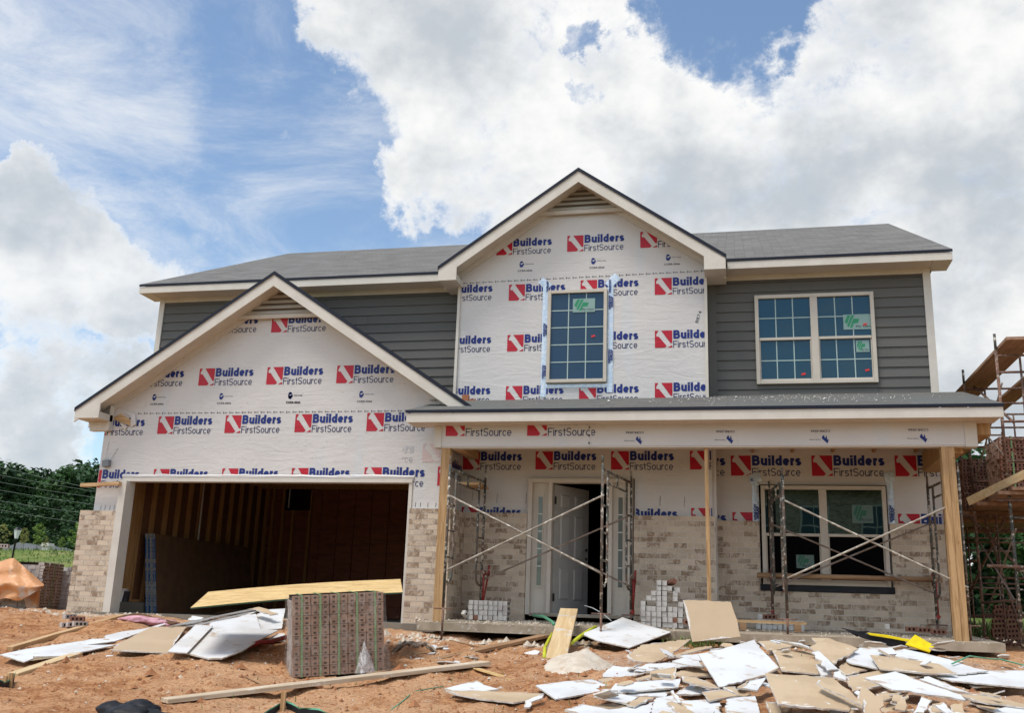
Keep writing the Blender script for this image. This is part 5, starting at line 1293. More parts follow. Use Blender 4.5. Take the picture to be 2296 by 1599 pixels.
# ------------------------------------------------------------------ lumber on the ground
def beam(pa, pb, wdt, th, mt, lab, name='timber_plank', la=0, lb=0, cat='plank', lift=0.0, grp=None, roll=0, sag=0):
    """a plank lying between two ground points"""
    a = onG(*pa) if not isinstance(pa, Vector) else pa; b = onG(*pb) if not isinstance(pb, Vector) else pb
    if not isinstance(pa, Vector): a.z = surf(a.x, a.y) + la
    if not isinstance(pb, Vector): b.z = surf(b.x, b.y) + lb
    d = b - a; L = d.length; ex = d.normalized(); ey = Vector((0, 0, 1)).cross(ex).normalized(); ez = ex.cross(ey)
    if roll: q = Matrix.Rotation(roll, 3, ex); ey = q @ ey; ez = q @ ez
    m = MB(); n = 10; Rg = []
    for i in range(n + 1):
        c = d * (i / n) + ez * (th / 2 + .004 * noise.noise(Vector((i * .4, L, 3)))) - Vector((0, 0, sag * math.sin(math.pi * i / n)))
        Rg.append([m.bm.verts.new((c + ey * (sx * wdt / 2) + ez * (sz * th / 2))) for sx, sz in ((-1, -1), (1, -1), (1, 1), (-1, 1))])
    k = m.mi(mt)
    for A, B in zip(Rg, Rg[1:]):
        for i in range(4): m.bm.faces.new((A[i], A[(i + 1) % 4], B[(i + 1) % 4], B[i])).material_index = k
    m.bm.faces.new(Rg[0]).material_index = k; m.bm.faces.new(Rg[-1]).material_index = k
    # local x along the plank so that the grain follows it
    mt3 = Matrix((ex, ey, ez)).transposed(); inv = mt3.inverted()
    for v in m.bm.verts: v.co = inv @ v.co
    o = m.build(name, bevel=.003); o.matrix_world = Matrix.Translation(a) @ mt3.to_4x4(); return tag(o, lab, cat, grp)
FC = (0, 1600, 2.87); FD = (1150, 1400, 3.178); FA = (1480, 1650, 3.8267); FB = (2000, 1650, 3.1323); FE = (650, 1450, 3.28)
beam(fr(FC, (75, 405)), fr(FC, (930, 142)), .089, .06, 'pine_x', 'long pale stud lying on the clay up to the left garage pier', la=.0, lb=.02)
beam(fr(FC, (95, 590)), fr(FC, (590, 445)), .13, .045, 'pale_plank', 'pale knotty plank poking out under the torn white drywall at left', la=.0, lb=.02)
beam(fr(FC, (1258, 790)), fr(FE, (2120, 1100)), .20, .040, 'weathered_plank', 'long weathered plank lying in the foreground across the clay', la=.03, lb=.02)
beam(fr(FE, (1120, 1140)), fr(FD, (985, 985)), .15, .040, 'brown_plank', 'long brown plank running from the wrapped bricks towards the porch', la=.01, lb=.06)
a = onG(*fr(FD, (1058, 1160))); a.z = surf(a.x, a.y); b = onY(*fr(FD, (1172, 740)), -.55); b.z = max(b.z, .16)
beam(a, b, .245, .042, 'pale_plank', 'short wide board leaning from the clay onto the porch slab')
beam(fr(FD, (385, 1250)), fr(FD, (700, 1325)), .09, .012, 'osb', 'thin strip of strand board on the clay', name='board_strip', cat='strip')
beam(fr(FE, (20, 1215)), fr(FE, (190, 1255)), .03, .012, 'brown_plank', 'thin brown stick left of the wrapped brick cube', name='wood_stick', cat='stick')
beam(fr(FD, (165, 1012)), fr(FD, (460, 1048)), .05, .02, 'brown_plank', 'dark thin lath lying before the slab washout', name='wood_stick', cat='stick')
beam(fr(FC, (1610, 478)), fr(FC, (1780, 470)), .025, .01, 'brown_plank', 'thin stick on the clay below the white drywall sheet', name='wood_stick', cat='stick')
beam(fr(FC, (620, 305)), fr(FC, (720, 295)), .05, .012, 'pine_x', 'small wood chip behind the torn white drywall', name='wood_stick', cat='stick')
beam(fr(FB, (275, 790)), fr(FB, (330, 745)), .09, .04, 'pine_x', 'timber end poking out under the big tan drywall sheet', la=-.02, lb=.0)
beam(fr(FA, (440, 268)), fr(FA, (530, 268)), .09, .006, 'pipe_rust', 'rusty base plate lying under the scaffold foot', name='base_plate', cat='plate')

# ------------------------------------------------------------------ broken drywall
def scrap(frame, pts, c, lab, tilt=14, lift=.02, bend=0, depth=None, name='drywall_scrap', side='gypsum_core', th=.0128, jag=.016, grp=None, cat='drywall piece', ysteep=None, roll=0):
    P = [fr(frame, p) for p in pts]; low = max(P, key=lambda q: q[1] - .0185 * 2 * (q[0] - 1148))
    a = onG(*low, lift=lift) if depth is None else onY(*low, depth)
    hd = Vector((FW.x, FW.y, 0)).normalized(); t = R_(tilt); up = hd * math.cos(t) + Vector((0, 0, math.sin(t)))
    rt = Vector((hd.y, -hd.x, 0))
    if roll: rt = rt * math.cos(R_(roll)) + Vector((0, 0, math.sin(R_(roll))))
    nn = rt.cross(up).normalized()
    V = []
    for x, y in P:
        d = ray(x, y); k = (a - CP).dot(nn) / d.dot(nn); V.append(CP + d * k)
    # torn outline: jitter along subdivided edges inside the sheet's own plane
    rr = random.Random(int(P[0][0] * 7 + P[0][1])); O = []
    for i, p in enumerate(V):
        q = V[(i + 1) % len(V)]; L = (q - p).length; n = max(1, min(16, int(L / .045))); e = (q - p).normalized() if L > 1e-6 else Vector((1, 0, 0)); s = nn.cross(e)
        rag = jag * (1 if rr.random() < .55 else .12)
        for k in range(n): O.append(p.lerp(q, k / n) + (s * rr.uniform(-rag, rag) if k else Vector((0, 0, 0))))
    m = MB(); white = c == 'w'; top = {'w': 'gypsum_white', 't': 'gypsum_tan', 'T': 'tan_clean', 'c': 'cardboard', 'g': 'grey_paper'}[c]
    cen = sum(O, Vector()) / len(O)
    if bend: 
        for i, p in enumerate(O): O[i] = p + nn * (bend * ((p - cen).dot(rt)) ** 2)
    m.prism(O, nn * -th, top, side, 'gypsum_tan' if white else 'gypsum_white')
    if c in 'wtT' and len(O) > 8:
        n = len(O)
        for _ in range(rr.choice((1, 2, 2, 3))):
            i0, ln = rr.randrange(n), rr.randint(3, max(4, n // 4)); prev = None
            for k in range(ln + 1):
                p = O[(i0 + k) % n]; w_ = rr.uniform(.010, .034) * math.sin(math.pi * (k + .15) / (ln + .3)); q = p + (cen - p).normalized() * w_
                cur = (m.bm.verts.new(p + nn * .0012), m.bm.verts.new(q + nn * .0016))
                if prev: m.bm.faces.new((prev[0], cur[0], cur[1], prev[1])).material_index = m.mi('gypsum_core' if not white else ('gypsum_tan' if rr.random() < .5 else 'gypsum_core'))
                prev = cur
    bmesh.ops.triangulate(m.bm, faces=[f for f in m.bm.faces if len(f.verts) > 4])
    return solo(m, name, lab, cat, grp or 'broken drywall pieces on the clay')
# left group, before the garage
G1 = 'broken drywall pieces before the garage'
scrap(FC, [(0, 425), (200, 382), (640, 318), (930, 250), (1110, 226), (1275, 180), (1268, 192), (880, 322), (660, 352), (895, 350), (480, 435), (250, 440), (255, 455), (185, 480)], 'w', 'long torn white drywall piece reaching to the left edge', 8, .06, grp=G1, jag=.006)
scrap(FC, [(858, 392), (900, 345), (1160, 212), (1425, 212), (1288, 412)], 'T', 'large tan drywall sheet lying between the white pieces', 8, .05, grp=G1, jag=.004)
scrap(FC, [(1425, 415), (1520, 300), (1615, 180), (1960, 112), (1995, 228), (2130, 238), (1990, 310), (1860, 395), (1700, 455), (1600, 458)], 'w', 'largest white drywall sheet beside the wrapped brick cube', 10, .04, grp=G1, jag=.004)
scrap(FC, [(1284, 402), (1500, 195), (1632, 203), (1432, 412)], 'w', 'narrow white drywall strip lying over the tan sheet', 10, .09, grp=G1, jag=.002)
scrap(FC, [(1962, 118), (2050, 80), (2185, 72), (2160, 225), (2000, 236)], 'w', 'white drywall sheet behind the wrapped brick cube', 14, .02, grp=G1, jag=.003)
scrap(FC, [(1290, 208), (1480, 165), (1900, 78), (1975, 66), (1985, 78), (1700, 128), (1480, 185)], 'g', 'upper grey layer of the thin drywall stack under the strand board', 5, .10, grp=G1)
scrap(FC, [(1330, 212), (1560, 180), (1880, 105), (1960, 96), (1850, 125), (1600, 185), (1500, 205)], 'g', 'lower grey layer of the thin drywall stack under the strand board', 6, .06, grp=G1)
scrap(FC, [(1620, 178), (1790, 150), (1975, 88), (1900, 128), (1780, 155)], 'w', 'white edge piece of the thin drywall stack under the strand board', 8, .08, grp=G1)
scrap(FC, [(1900, 75), (1985, 60), (2040, 75), (2132, 112), (2070, 122), (2010, 100), (1960, 80)], 't', 'curled tan drywall piece left of the wrapped cube', 16, .18, grp=G1)
scrap(FC, [(1440, 160), (1470, 128), (1560, 140), (1520, 162)], 'w', 'small white drywall corner by the garage slab', 20, .03, grp=G1)
scrap(FC, [(765, 450), (790, 430), (875, 430), (850, 445)], 'w', 'tiny white drywall chip in front of the tan sheet', 8, .015, grp=G1)
scrap(FC, [(375, 362), (400, 348), (470, 350), (430, 362)], 'w', 'tiny white chip behind the long torn piece', 8, .01, grp=G1)
scrap(FC, [(2050, 305), (2130, 265), (2180, 262), (2180, 292)], 'w', 'white drywall shard at the left foot of the wrapped cube', 14, .03, grp=G1)
scrap(FC, [(1085, 112), (1200, 140), (1380, 180), (1310, 192), (1080, 152)], 'c', 'brown cardboard flap lying at the garage slab edge', 30, .01, name='cardboard', side='cardboard', grp=G1, cat='cardboard')
scrap(FC, [(945, 118), (1085, 112), (1085, 150), (945, 160)], 'c', 'second cardboard strip against the garage slab edge', 60, .01, name='cardboard', side='cardboard', grp=G1, cat='cardboard')
scrap(FC, [(1640, 110), (1760, 78), (1880, 90), (1720, 112)], 'c', 'brown cardboard behind the thin drywall stack', 30, .05, name='cardboard', side='cardboard', grp=G1, cat='cardboard')
# middle group
G2 = 'broken drywall pieces before the porch'
scrap(FD, [(1280, 930), (1480, 852), (1580, 812), (1625, 790), (1760, 835), (2038, 915), (1680, 1048), (1410, 988)], 'w', 'clean white drywall sheet lying before the front door', 15, .05, grp=G2, jag=.004)
scrap((1700, 1150, 2.907), [(358, 1316), (545, 1318), (728, 1330), (745, 1385), (765, 1440), (805, 1600), (430, 1640)], 'T', 'clean tan drywall sheet standing tilted against the porch slab', 62, .0, depth=-1.65, grp=G2, jag=.008)
scrap(FA, [(740, 380), (900, 275), (1390, 215), (1250, 330), (1110, 420), (1000, 455), (820, 445), (745, 402)], 't', 'arched tan drywall piece in front of the standing tan sheet', 14, .04, grp=G2)
scrap(FD, [(130, 1412), (395, 1412), (960, 1440), (850, 1490), (700, 1515), (400, 1480), (200, 1440)], 't', 'tan drywall piece with a torn paper corner lying alone on the clay', 8, .03, grp=G2)
scrap(FD, [(110, 1398), (250, 1360), (395, 1328), (450, 1365), (578, 1400), (430, 1425), (300, 1445)], 'w', 'white paper faced half of the lone piece on the clay', 12, .05, grp=G2)
scrap(FD, [(790, 1555), (800, 1500), (830, 1490), (960, 1445), (940, 1480), (850, 1510), (835, 1555)], 'w', 'strip of torn white paper hanging off the lone tan piece', 18, .02, grp=G2)
scrap(FD, [(888, 1368), (1130, 1335), (1370, 1315), (1520, 1382), (1420, 1420), (1060, 1485)], 'w', 'square white drywall piece lying left of the big heap', 8, .03, grp=G2, jag=.004)
scrap(FA, [(100, 942), (280, 885), (560, 938), (700, 915), (900, 898), (1000, 860), (1030, 830), (975, 985), (300, 990)], 'w', 'cream white sheet at the very bottom of the picture', 8, .03, grp=G2)
# the heap
G3 = 'broken drywall pieces in the big heap'
H_ = [
 (FA, [(1195, 388), (1450, 305), (1600, 285), (1610, 300), (1400, 352), (1220, 392)], 't', 'thin tan stack edge behind the arched piece', 10, .08),
 (FA, [(1240, 388), (1480, 368), (1512, 440), (1420, 432), (1300, 405)], 'w', 'white strip left of the big stained sheet', 12, .10),
 (FA, [(1200, 442), (1330, 405), (1480, 440), (1530, 500), (1400, 490)], 'w', 'white slab under the left side of the big stained sheet', 12, .10),
 (FA, [(490, 580), (600, 490), (700, 505), (880, 500), (1000, 462), (960, 560), (700, 605), (500, 605)], 'w', 'long white piece at the left tip of the heap', 12, .05),
 (FA, [(810, 545), (930, 475), (1250, 455), (1420, 500), (1100, 525), (860, 557)], 'w', 'long white piece overlapping the left tip piece', 11, .09),
 (FA, [(975, 550), (1100, 520), (1228, 505), (1230, 622), (985, 636)], 't', 'square tan piece below the long white pieces', 20, .06),
 (FA, [(445, 630), (540, 615), (840, 620), (700, 670), (580, 712)], 'T', 'dark tan piece at the left edge of the heap', 10, .02),
 (FA, [(640, 672), (780, 610), (960, 580), (985, 640), (800, 668)], 'w', 'white piece tucked under the square tan piece', 12, .03),
 (FA, [(552, 762), (620, 672), (950, 648), (1290, 620), (1268, 712), (900, 745), (600, 772)], 'w', 'broad white plank like piece at the front left of the heap', 14, .08),
 (FA, [(720, 768), (950, 750), (1190, 735), (1130, 808), (780, 800)], 'w', 'white piece below the broad white one', 10, .05),
 (FA, [(398, 800), (550, 758), (862, 808), (740, 880)], 'w', 'white triangular piece at the front left corner', 9, .04),
 (FA, [(735, 888), (870, 806), (1015, 815), (820, 906)], 't', 'tan triangle beside the front left corner piece', 10, .04),
 (FA, [(1465, 370), (1740, 310), (2042, 225), (2092, 300), (2296, 510), (2150, 590), (1680, 706)], 'w', 'large stained white sheet with a gash in the middle of the heap', 15, .10),
 (FA, [(1225, 782), (1380, 680), (1590, 740), (1480, 782)], 'w', 'white piece under the tan strip', 12, .05),
 (FA, [(1300, 602), (1450, 610), (1600, 670), (1692, 722), (1600, 722), (1310, 642)], 't', 'tan strip running under the stained sheet', 12, .10),
 (FA, [(1230, 560), (1400, 520), (1500, 510), (1605, 600), (1300, 602)], 't', 'crumb strewn tan piece left of the stained sheet', 12, .06),
 (FA, [(1505, 760), (1700, 735), (1880, 790), (1580, 848)], 't', 'small tan piece with a seam before the stained sheet', 14, .08),
 (FA, [(1035, 822), (1220, 792), (1330, 850), (1260, 990), (975, 990)], 'w', 'white sheet at the bottom between two seams', 8, .04),
 (FA, [(1300, 850), (1450, 842), (1698, 830), (1690, 990), (1400, 990)], 'w', 'wide white sheet at the bottom centre', 9, .04),
 (FA, [(1755, 832), (1900, 812), (2050, 800), (2105, 990), (1765, 990)], 'w', 'white sheet at the bottom right of the seam', 9, .06),
 (FA, [(1145, 872), (1190, 845), (1430, 968), (1420, 990), (1290, 990)], 't', 'narrow tan strip across the bottom sheets', 10, .10),
 (FA, [(1910, 722), (2010, 642), (2160, 610), (2072, 742)], 'w', 'small white piece at the right foot of the stained sheet', 16, .12),
 (FA, [(1860, 712), (1960, 650), (2005, 642), (1918, 722)], 't', 'tan sliver at the foot of the stained sheet', 16, .11),
 (FA, [(1720, 715), (1850, 705), (1880, 790), (1780, 745)], 't', 'tan fragment between the small tan and white pieces', 14, .09),
 (FA, [(1185, 748), (1215, 740), (1300, 870), (1260, 880), (1215, 800)], 'w', 'curled white paper strip in the front of the heap', 25, .08),
 (FA, [(2160, 862), (2296, 870), (2310, 990), (2200, 990)], 'T', 'dark tan slab in the hollow under the big tan sheet', 12, .02),
 (FB, [(130, 462), (420, 480), (705, 500), (840, 610), (900, 700), (835, 776), (500, 750), (240, 725)], 't', 'big tan sheet with white scuffs at the front of the heap', 17, .12),
 (FB, [(562, 548), (580, 520), (760, 605), (952, 702), (948, 736)], 't', 'long narrow tan strip lying on the big tan sheet', 17, .17),
 (FB, [(830, 800), (895, 690), (945, 565), (1045, 642), (960, 760), (930, 800)], 'T', 'upright tan wedge in the front of the heap', 30, .10),
 (FB, [(972, 640), (1112, 662), (1100, 800), (962, 800)], 'T', 'upright tan piece with a blue taped edge', 38, .12),
 (FB, [(965, 502), (1220, 450), (1330, 490), (1420, 530), (1600, 590), (1762, 642), (1812, 690), (1390, 626), (1340, 610), (1200, 602)], 'w', 'long pointed white sheet at the right front', 15, .10),
 (FB, [(805, 495), (1110, 435), (1475, 475), (1300, 520), (1080, 572), (855, 615)], 't', 'tan sheet behind the pointed white sheet', 14, .08),
 (FB, [(1010, 310), (1300, 345), (1580, 385), (1742, 472), (1480, 466), (1090, 426)], 't', 'long tan plank like piece across the right of the heap', 14, .10),
 (FB, [(815, 345), (920, 250), (1200, 250), (1240, 300), (1030, 322), (1075, 426), (830, 372)], 'w', 'white crumbly sheet behind the long tan piece', 12, .08),
 (FB, [(1215, 275), (1290, 260), (1500, 305), (1680, 352), (1880, 420), (2000, 442), (1740, 472), (1590, 392), (1230, 330)], 'w', 'ragged white sheet at the back right of the heap', 11, .07),
 (FB, [(1565, 492), (1750, 470), (1950, 440), (2310, 440), (2310, 582), (2000, 555), (1700, 526)], 'w', 'white sheet running out of the right edge', 9, .05),
 (FB, [(500, 245), (660, 168), (912, 258), (800, 320), (700, 386)], 't', 'square tan piece on top of the heap', 18, .12),
 (FB, [(520, 287), (580, 275), (742, 430), (650, 440)], 'w', 'narrow white strip on top of the heap', 17, .15),
 (FB, [(552, 385), (620, 398), (706, 482), (600, 486)], 'w', 'small white piece below the narrow white strip', 14, .10),
 (FB, [(705, 455), (760, 445), (806, 490), (810, 526), (710, 496)], 'w', 'small white block at the corner of the big tan sheet', 14, .12),
 (FB, [(190, 265), (540, 282), (700, 402), (590, 472), (270, 440)], 't', 'large tan sheet behind the narrow white strip', 13, .06),
 (FB, [(75, 195), (250, 188), (430, 212), (260, 262), (150, 270)], 't', 'tan piece at the back behind the stained sheet', 12, .05),
 (FB, [(740, 432), (880, 302), (1032, 422), (800, 482)], 't', 'tan triangle below the square tan piece', 15, .06),
 (FB, [(200, 180), (430, 212), (545, 268), (440, 228)], 'w', 'thin white edge strip at the back of the heap', 16, .12),
 (FB, [(245, 122), (500, 112), (760, 100), (905, 200), (600, 190), (300, 160)], 'w', 'white sheet at the very back of the heap', 10, .07),
 (FB, [(330, 180), (640, 140), (672, 152), (460, 207)], 't', 'tan piece lying on the white sheet at the back', 12, .10),
 (FB, [(1420, 512), (1500, 490), (1680, 565), (1850, 632), (1700, 612)], 'w', 'slim white piece right of the pointed sheet', 13, .06),
 (FB, [(1815, 545), (1950, 543), (2105, 570), (1870, 577)], 'w', 'white sliver under the sheet at the right edge', 8, .02),
 (FB, [(1755, 640), (1900, 640), (2100, 680), (2310, 722), (2310, 752), (1870, 692)], 't', 'tan layered strip reaching the right edge', 10, .04),
 (FB, [(1835, 707), (1870, 695), (2105, 755), (2040, 782)], 't', 'lower tan strip by the bottom right corner', 10, .02),
 (FB, [(2035, 772), (2130, 750), (2310, 745), (2310, 800), (2060, 800)], 'w', 'white sheet in the bottom right corner', 9, .03),
 (FB, [(1365, 800), (1440, 658), (1530, 690), (1460, 800)], 'w', 'narrow white piece standing among the small scraps', 22, .06),
 (FB, [(1490, 762), (1540, 720), (1625, 800), (1520, 800)], 't', 'tan scrap right of the narrow standing white piece', 16, .05),
 (FB, [(1528, 722), (1620, 705), (1725, 800), (1650, 800)], 'w', 'white scrap between two tan scraps at the bottom', 18, .08),
 (FB, [(1680, 732), (1780, 708), (1805, 800), (1700, 800)], 't', 'tan scrap at the right end of the small scraps', 20, .04),
 (FB, [(1190, 692), (1200, 640), (1282, 650), (1280, 708)], 't', 'small tan block below the pointed white sheet', 24, .10),
 (FB, [(1215, 762), (1240, 700), (1325, 640), (1300, 776)], 't', 'tan block standing left of the small scraps', 22, .08),
 (FB, [(1060, 640), (1150, 615), (1328, 625), (1120, 692)], 't', 'tan piece with a white edge under the pointed sheet', 16, .10),
 (FB, [(638, 735), (740, 715), (785, 800), (670, 800)], 'w', 'small white piece below the big tan sheet', 20, .06),
 (FB, [(135, 702), (232, 706), (275, 800), (180, 800)], 'T', 'tan offcut below the left corner of the big tan sheet', 16, .02),
 (FB, [(0, 527), (130, 500), (72, 602), (0, 592)], 'w', 'white block between the stained sheet and the big tan sheet', 16, .10),
 (FB, [(1100, 760), (1200, 720), (1360, 690), (1380, 800), (1120, 800)], 't', 'scuffed tan sheet under the small scraps', 10, .03),
]
for f, pts, c, lab, tl, lf in H_:
    scrap(f, pts, c, lab, tl, lf, grp=G3)
# small chips, all alike, strewn over and round the heap
rr = random.Random(77); chips = []
for k in range(6):
    m = MB(); n = rr.randint(4, 6); R0 = rr.uniform(.05, .11); mt = ('gypsum_white', 'gypsum_tan')[k % 2]
    m.prism([(R0 * rr.uniform(.6, 1.3) * math.cos(2 * math.pi * i / n) * 1.4, R0 * rr.uniform(.6, 1.2) * math.sin(2 * math.pi * i / n), .0) for i in range(n)], (0, 0, -.012), mt, 'gypsum_core', 'gypsum_core')
    chips.append((m, k))
tmpl = []
for m, k in chips: tmpl.append(m.build('drywall_chip'))
for i in range(110):
    c = tmpl[i % 6] if i < 6 else tmpl[i % 6].copy()
    if i >= 6: COL.objects.link(c)
    x, y = (rr.uniform(8.6, 13.0), rr.uniform(-6.6, -2.4)) if i % 4 else (rr.uniform(3.2, 9.0), rr.uniform(-3.4, -1.5))
    c.location = (x, y, surf(x, y) + rr.uniform(.02, .16 if i % 4 else .03)); c.rotation_euler = (rr.uniform(-.1, .5), rr.uniform(-.3, .3), rr.uniform(0, 6.28)); sc = rr.uniform(.5, 1.25); c.scale = (sc, sc, 1)
    tag(c, ('small white broken drywall chip among the larger pieces' if i % 2 == 0 else 'small tan broken drywall chip among the larger pieces'), 'drywall chip', ('small white drywall chips' if i % 2 == 0 else 'small tan drywall chips'))
# crumbs
def crumbs(name, n, cx, cy, sx, sy, mt, s0, s1, lab, zoff=0.0, seed=1, surf_fn=None):
    m = MB(); rr = random.Random(seed); k = m.mi(mt)
    for i in range(n):
        x, y = rr.gauss(cx, sx), rr.gauss(cy, sy)
        if y > -.98 and surf_fn is None and x > 5.4: continue
        z = (surf_fn or surf)(x, y); s = rr.uniform(s0, s1) * (1 if rr.random() > .1 else 1.9)
        vs = [m.bm.verts.new((x + s * rr.uniform(.5, 1) * a, y + s * rr.uniform(.5, 1) * b, z + zoff + s * c)) for a, b, c in ((1, .2, 0), (-.3, 1, .1), (-.8, -.5, 0), (.3, -.9, .1), (0, 0, .75), )]
        for q in ((0, 1, 4), (1, 2, 4), (2, 3, 4), (3, 0, 4)): m.bm.faces.new([vs[j] for j in q]).material_index = k
    o = m.build(name); return tag(o, lab, 'debris', kind='stuff')
crumbs('plaster_crumbs', 700, 11.2, -3.8, 1.9, 1.3, 'crumb', .006, .02, 'white plaster crumbs scattered over and around the heap', .004, 1)
crumbs('plaster_crumbs', 380, 4.5, -2.2, 1.7, 1.1, 'crumb', .006, .02, 'white plaster crumbs scattered before the garage', .0, 2)
crumbs('mortar_crumbs', 420, -.4, -.45, .8, .22, 'mortar', .01, .035, 'dropped mortar along the foot of the left pier', .0, 3)
crumbs('clay_clods', 2600, 6.8, -5.2, 4.2, 2.4, 'clod', .006, .024, 'small clay clods strewn over the ground', .0, 4)
crumbs('clay_clods', 500, -.5, -3, 2.5, 1.5, 'clod', .008, .03, 'small clay clods at the left', .0, 5)
crumbs('clay_clods', 260, 6.5, -5.0, 4.0, 2.2, 'clod', .02, .055, 'larger clay clods strewn over the ground', -.006, 21)
crumbs('gravel', 1400, 7.2, -4.6, 3.6, 2.2, 'mortar', .004, .012, 'pale grit strewn over the clay', .0, 6)
crumbs('plaster_chips', 240, 10.7, .25, 1.1, .40, 'crumb', .005, .019, 'white plaster chips lying on the porch roof', .003, 7, lambda x, y: pz(max(-1.08, min(1.1, y))))
crumbs('mortar_crumbs', 500, 7.0, .0, .9, .45, 'mortar', .008, .03, 'mortar droppings on the porch slab', .0, 8, lambda x, y: .066 + .0357 * (max(-.88, min(.6, y)) + .9))
crumbs('mortar_crumbs', 300, 11.5, .2, .9, .4, 'mortar', .008, .026, 'mortar droppings on the slab below the window', .0, 9, lambda x, y: .066 + .0357 * (max(-.88, min(1, y)) + .9))
crumbs('mortar_crumbs', 300, 6.7, -1.15, .8, .12, 'mortar', .015, .06, 'lumps of spilled mortar along the slab lip', .0, 11)

crumbs('rubble', 90, 6.3, -1.45, .9, .22, 'mortar', .03, .075, 'broken mortar lumps before the slab washout', -.01, 31)
crumbs('rubble', 160, 5.0, -3.6, 3.0, 1.8, 'mortar', .014, .04, 'pale stones strewn over the clay', -.004, 32)
crumbs('clay_clods', 420, 5.0, -4.6, 3.4, 1.8, 'clod', .02, .06, 'dark clay lumps in the foreground', -.006, 33)
# mortar heap
def heap(px, py, rx, ry, h, mt, lab, name):
    c = onG(px, py); m = MB(); n, k = 28, 10; R = []
    for j in range(k + 1):
        u = j / k; row = []
        for i in range(n):
            t = 2 * math.pi * i / n; e = 1 + .22 * noise.noise(Vector((math.cos(t) * 1.3, math.sin(t) * 1.3, px)))
            x, y = c.x + rx * u * e * math.cos(t), c.y + ry * u * e * math.sin(t)
            row.append(m.bm.verts.new((x, y, surf(x, y) + h * (1 - u ** 1.5) ** 1.2 * (1 + .35 * noise.noise(Vector((x * 7, y * 7, 0)))) - .012 * u)))
        R.append(row)
    for A, B in zip(R, R[1:]):
        for i in range(n): f = m.bm.faces.new((A[i], A[(i + 1) % n], B[(i + 1) % n], B[i])); f.smooth = True; f.material_index = m.mi(mt)
    bmesh.ops.remove_doubles(m.bm, verts=m.bm.verts[:], dist=1e-4)
    return solo(m, name, lab, name.replace('_', ' '))
heap(1305, 1500, .46, .62, .15, 'mortar', 'pale heap of spilled mortar on the clay before the porch', 'mortar_heap')

# pink insulation, rag bundle, bottle, red fabric
def blobby(pts, r, mt, lab, name, cat, seed=0, flat=.6, nz=6):
    m = MB(); rr = random.Random(seed)
    for (x, y, s) in pts:
        p = onG(x, y); z = surf(p.x, p.y) + r * s * flat * .5
        bm2 = bmesh.ops.create_icosphere(m.bm, subdivisions=3, radius=r * s)
        for v in bm2['verts']:
            f = 1 + .42 * noise.noise(v.co * (6 / r * .18) + Vector((seed, x, 0))) + .22 * noise.noise(v.co * (16 / r * .18) + Vector((x, seed, 0))); v.co = Vector((v.co.x * f * 1.5, v.co.y * f, v.co.z * f * flat)) + Vector((p.x, p.y, z))
            for fc in v.link_faces: fc.material_index = m.mi(mt); fc.smooth = True
    m.mi(mt); return solo(m, name, lab, cat)
blobby([(305, 1400, 1), (325, 1399, 1.2), (348, 1398, 1.1), (368, 1399, .9), (338, 1393, .9)], .16, 'pink_fibre', 'flattened batt of pink insulation behind the torn drywall', 'insulation', 'insulation', 3, .32)
m = MB(); p = onG(*fr(FE, (1500, 960))); rr = random.Random(5)
for i in range(16):
    t = rr.uniform(-.4, .4); z0 = surf(p.x, p.y); s = 1 if i % 2 else -1
    pts = [Vector((p.x + t * .2, p.y + rr.uniform(-.05, .05), z0 + .11 + rr.uniform(-.03, .03)))]
    for k in range(1, 6): u = k / 5; pts.append(Vector((p.x + s * (.05 + .22 * u) + t * .1, p.y + rr.uniform(-.05, .05) * u, z0 + .13 * math.cos(u * 1.5) + rr.uniform(0, .02))))
    m.tube(pts, .020, 'rag', 6, r2=.010)
solo(m, 'rag_bundle', 'knotted bundle of rags and straps on the clay before the porch', 'rags')
def bottle(frame, pt, rz, lab):
    p = onG(*fr(frame, pt)); m = MB(); prof = [(0, .0), (.022, .0), (.026, .01), (.021, .04), (.027, .08), (.020, .11), (.010, .13), (.010, .15), (0.001, .15)]
    lathe(m, 0, 0, prof[1:], 'bottle_plastic', 14); o = m.build('plastic_bottle'); o.location = (p.x, p.y, surf(p.x, p.y) + .032); o.rotation_euler = (R_(90), 0, rz); tag(o, lab, 'bottle')
bottle(FB, (1720, 300), R_(75), 'crushed clear bottle lying left of its twin below the slab end'); bottle(FB, (1800, 298), R_(100), 'clear bottle lying below the right end of the slab')
m = MB(); a = onG(*fr(FC, (1880, 392))); b = onG(*fr(FC, (2188, 330))); m.tube([a + Vector((0, 0, .03)), a.lerp(b, .3) + Vector((0, 0, .06)), a.lerp(b, .6) + Vector((0, 0, .04)), b + Vector((0, 0, .06))], .03, 'red_paint', 7); solo(m, 'red_strap', 'dusty red webbing under the largest white drywall sheet', 'strap')
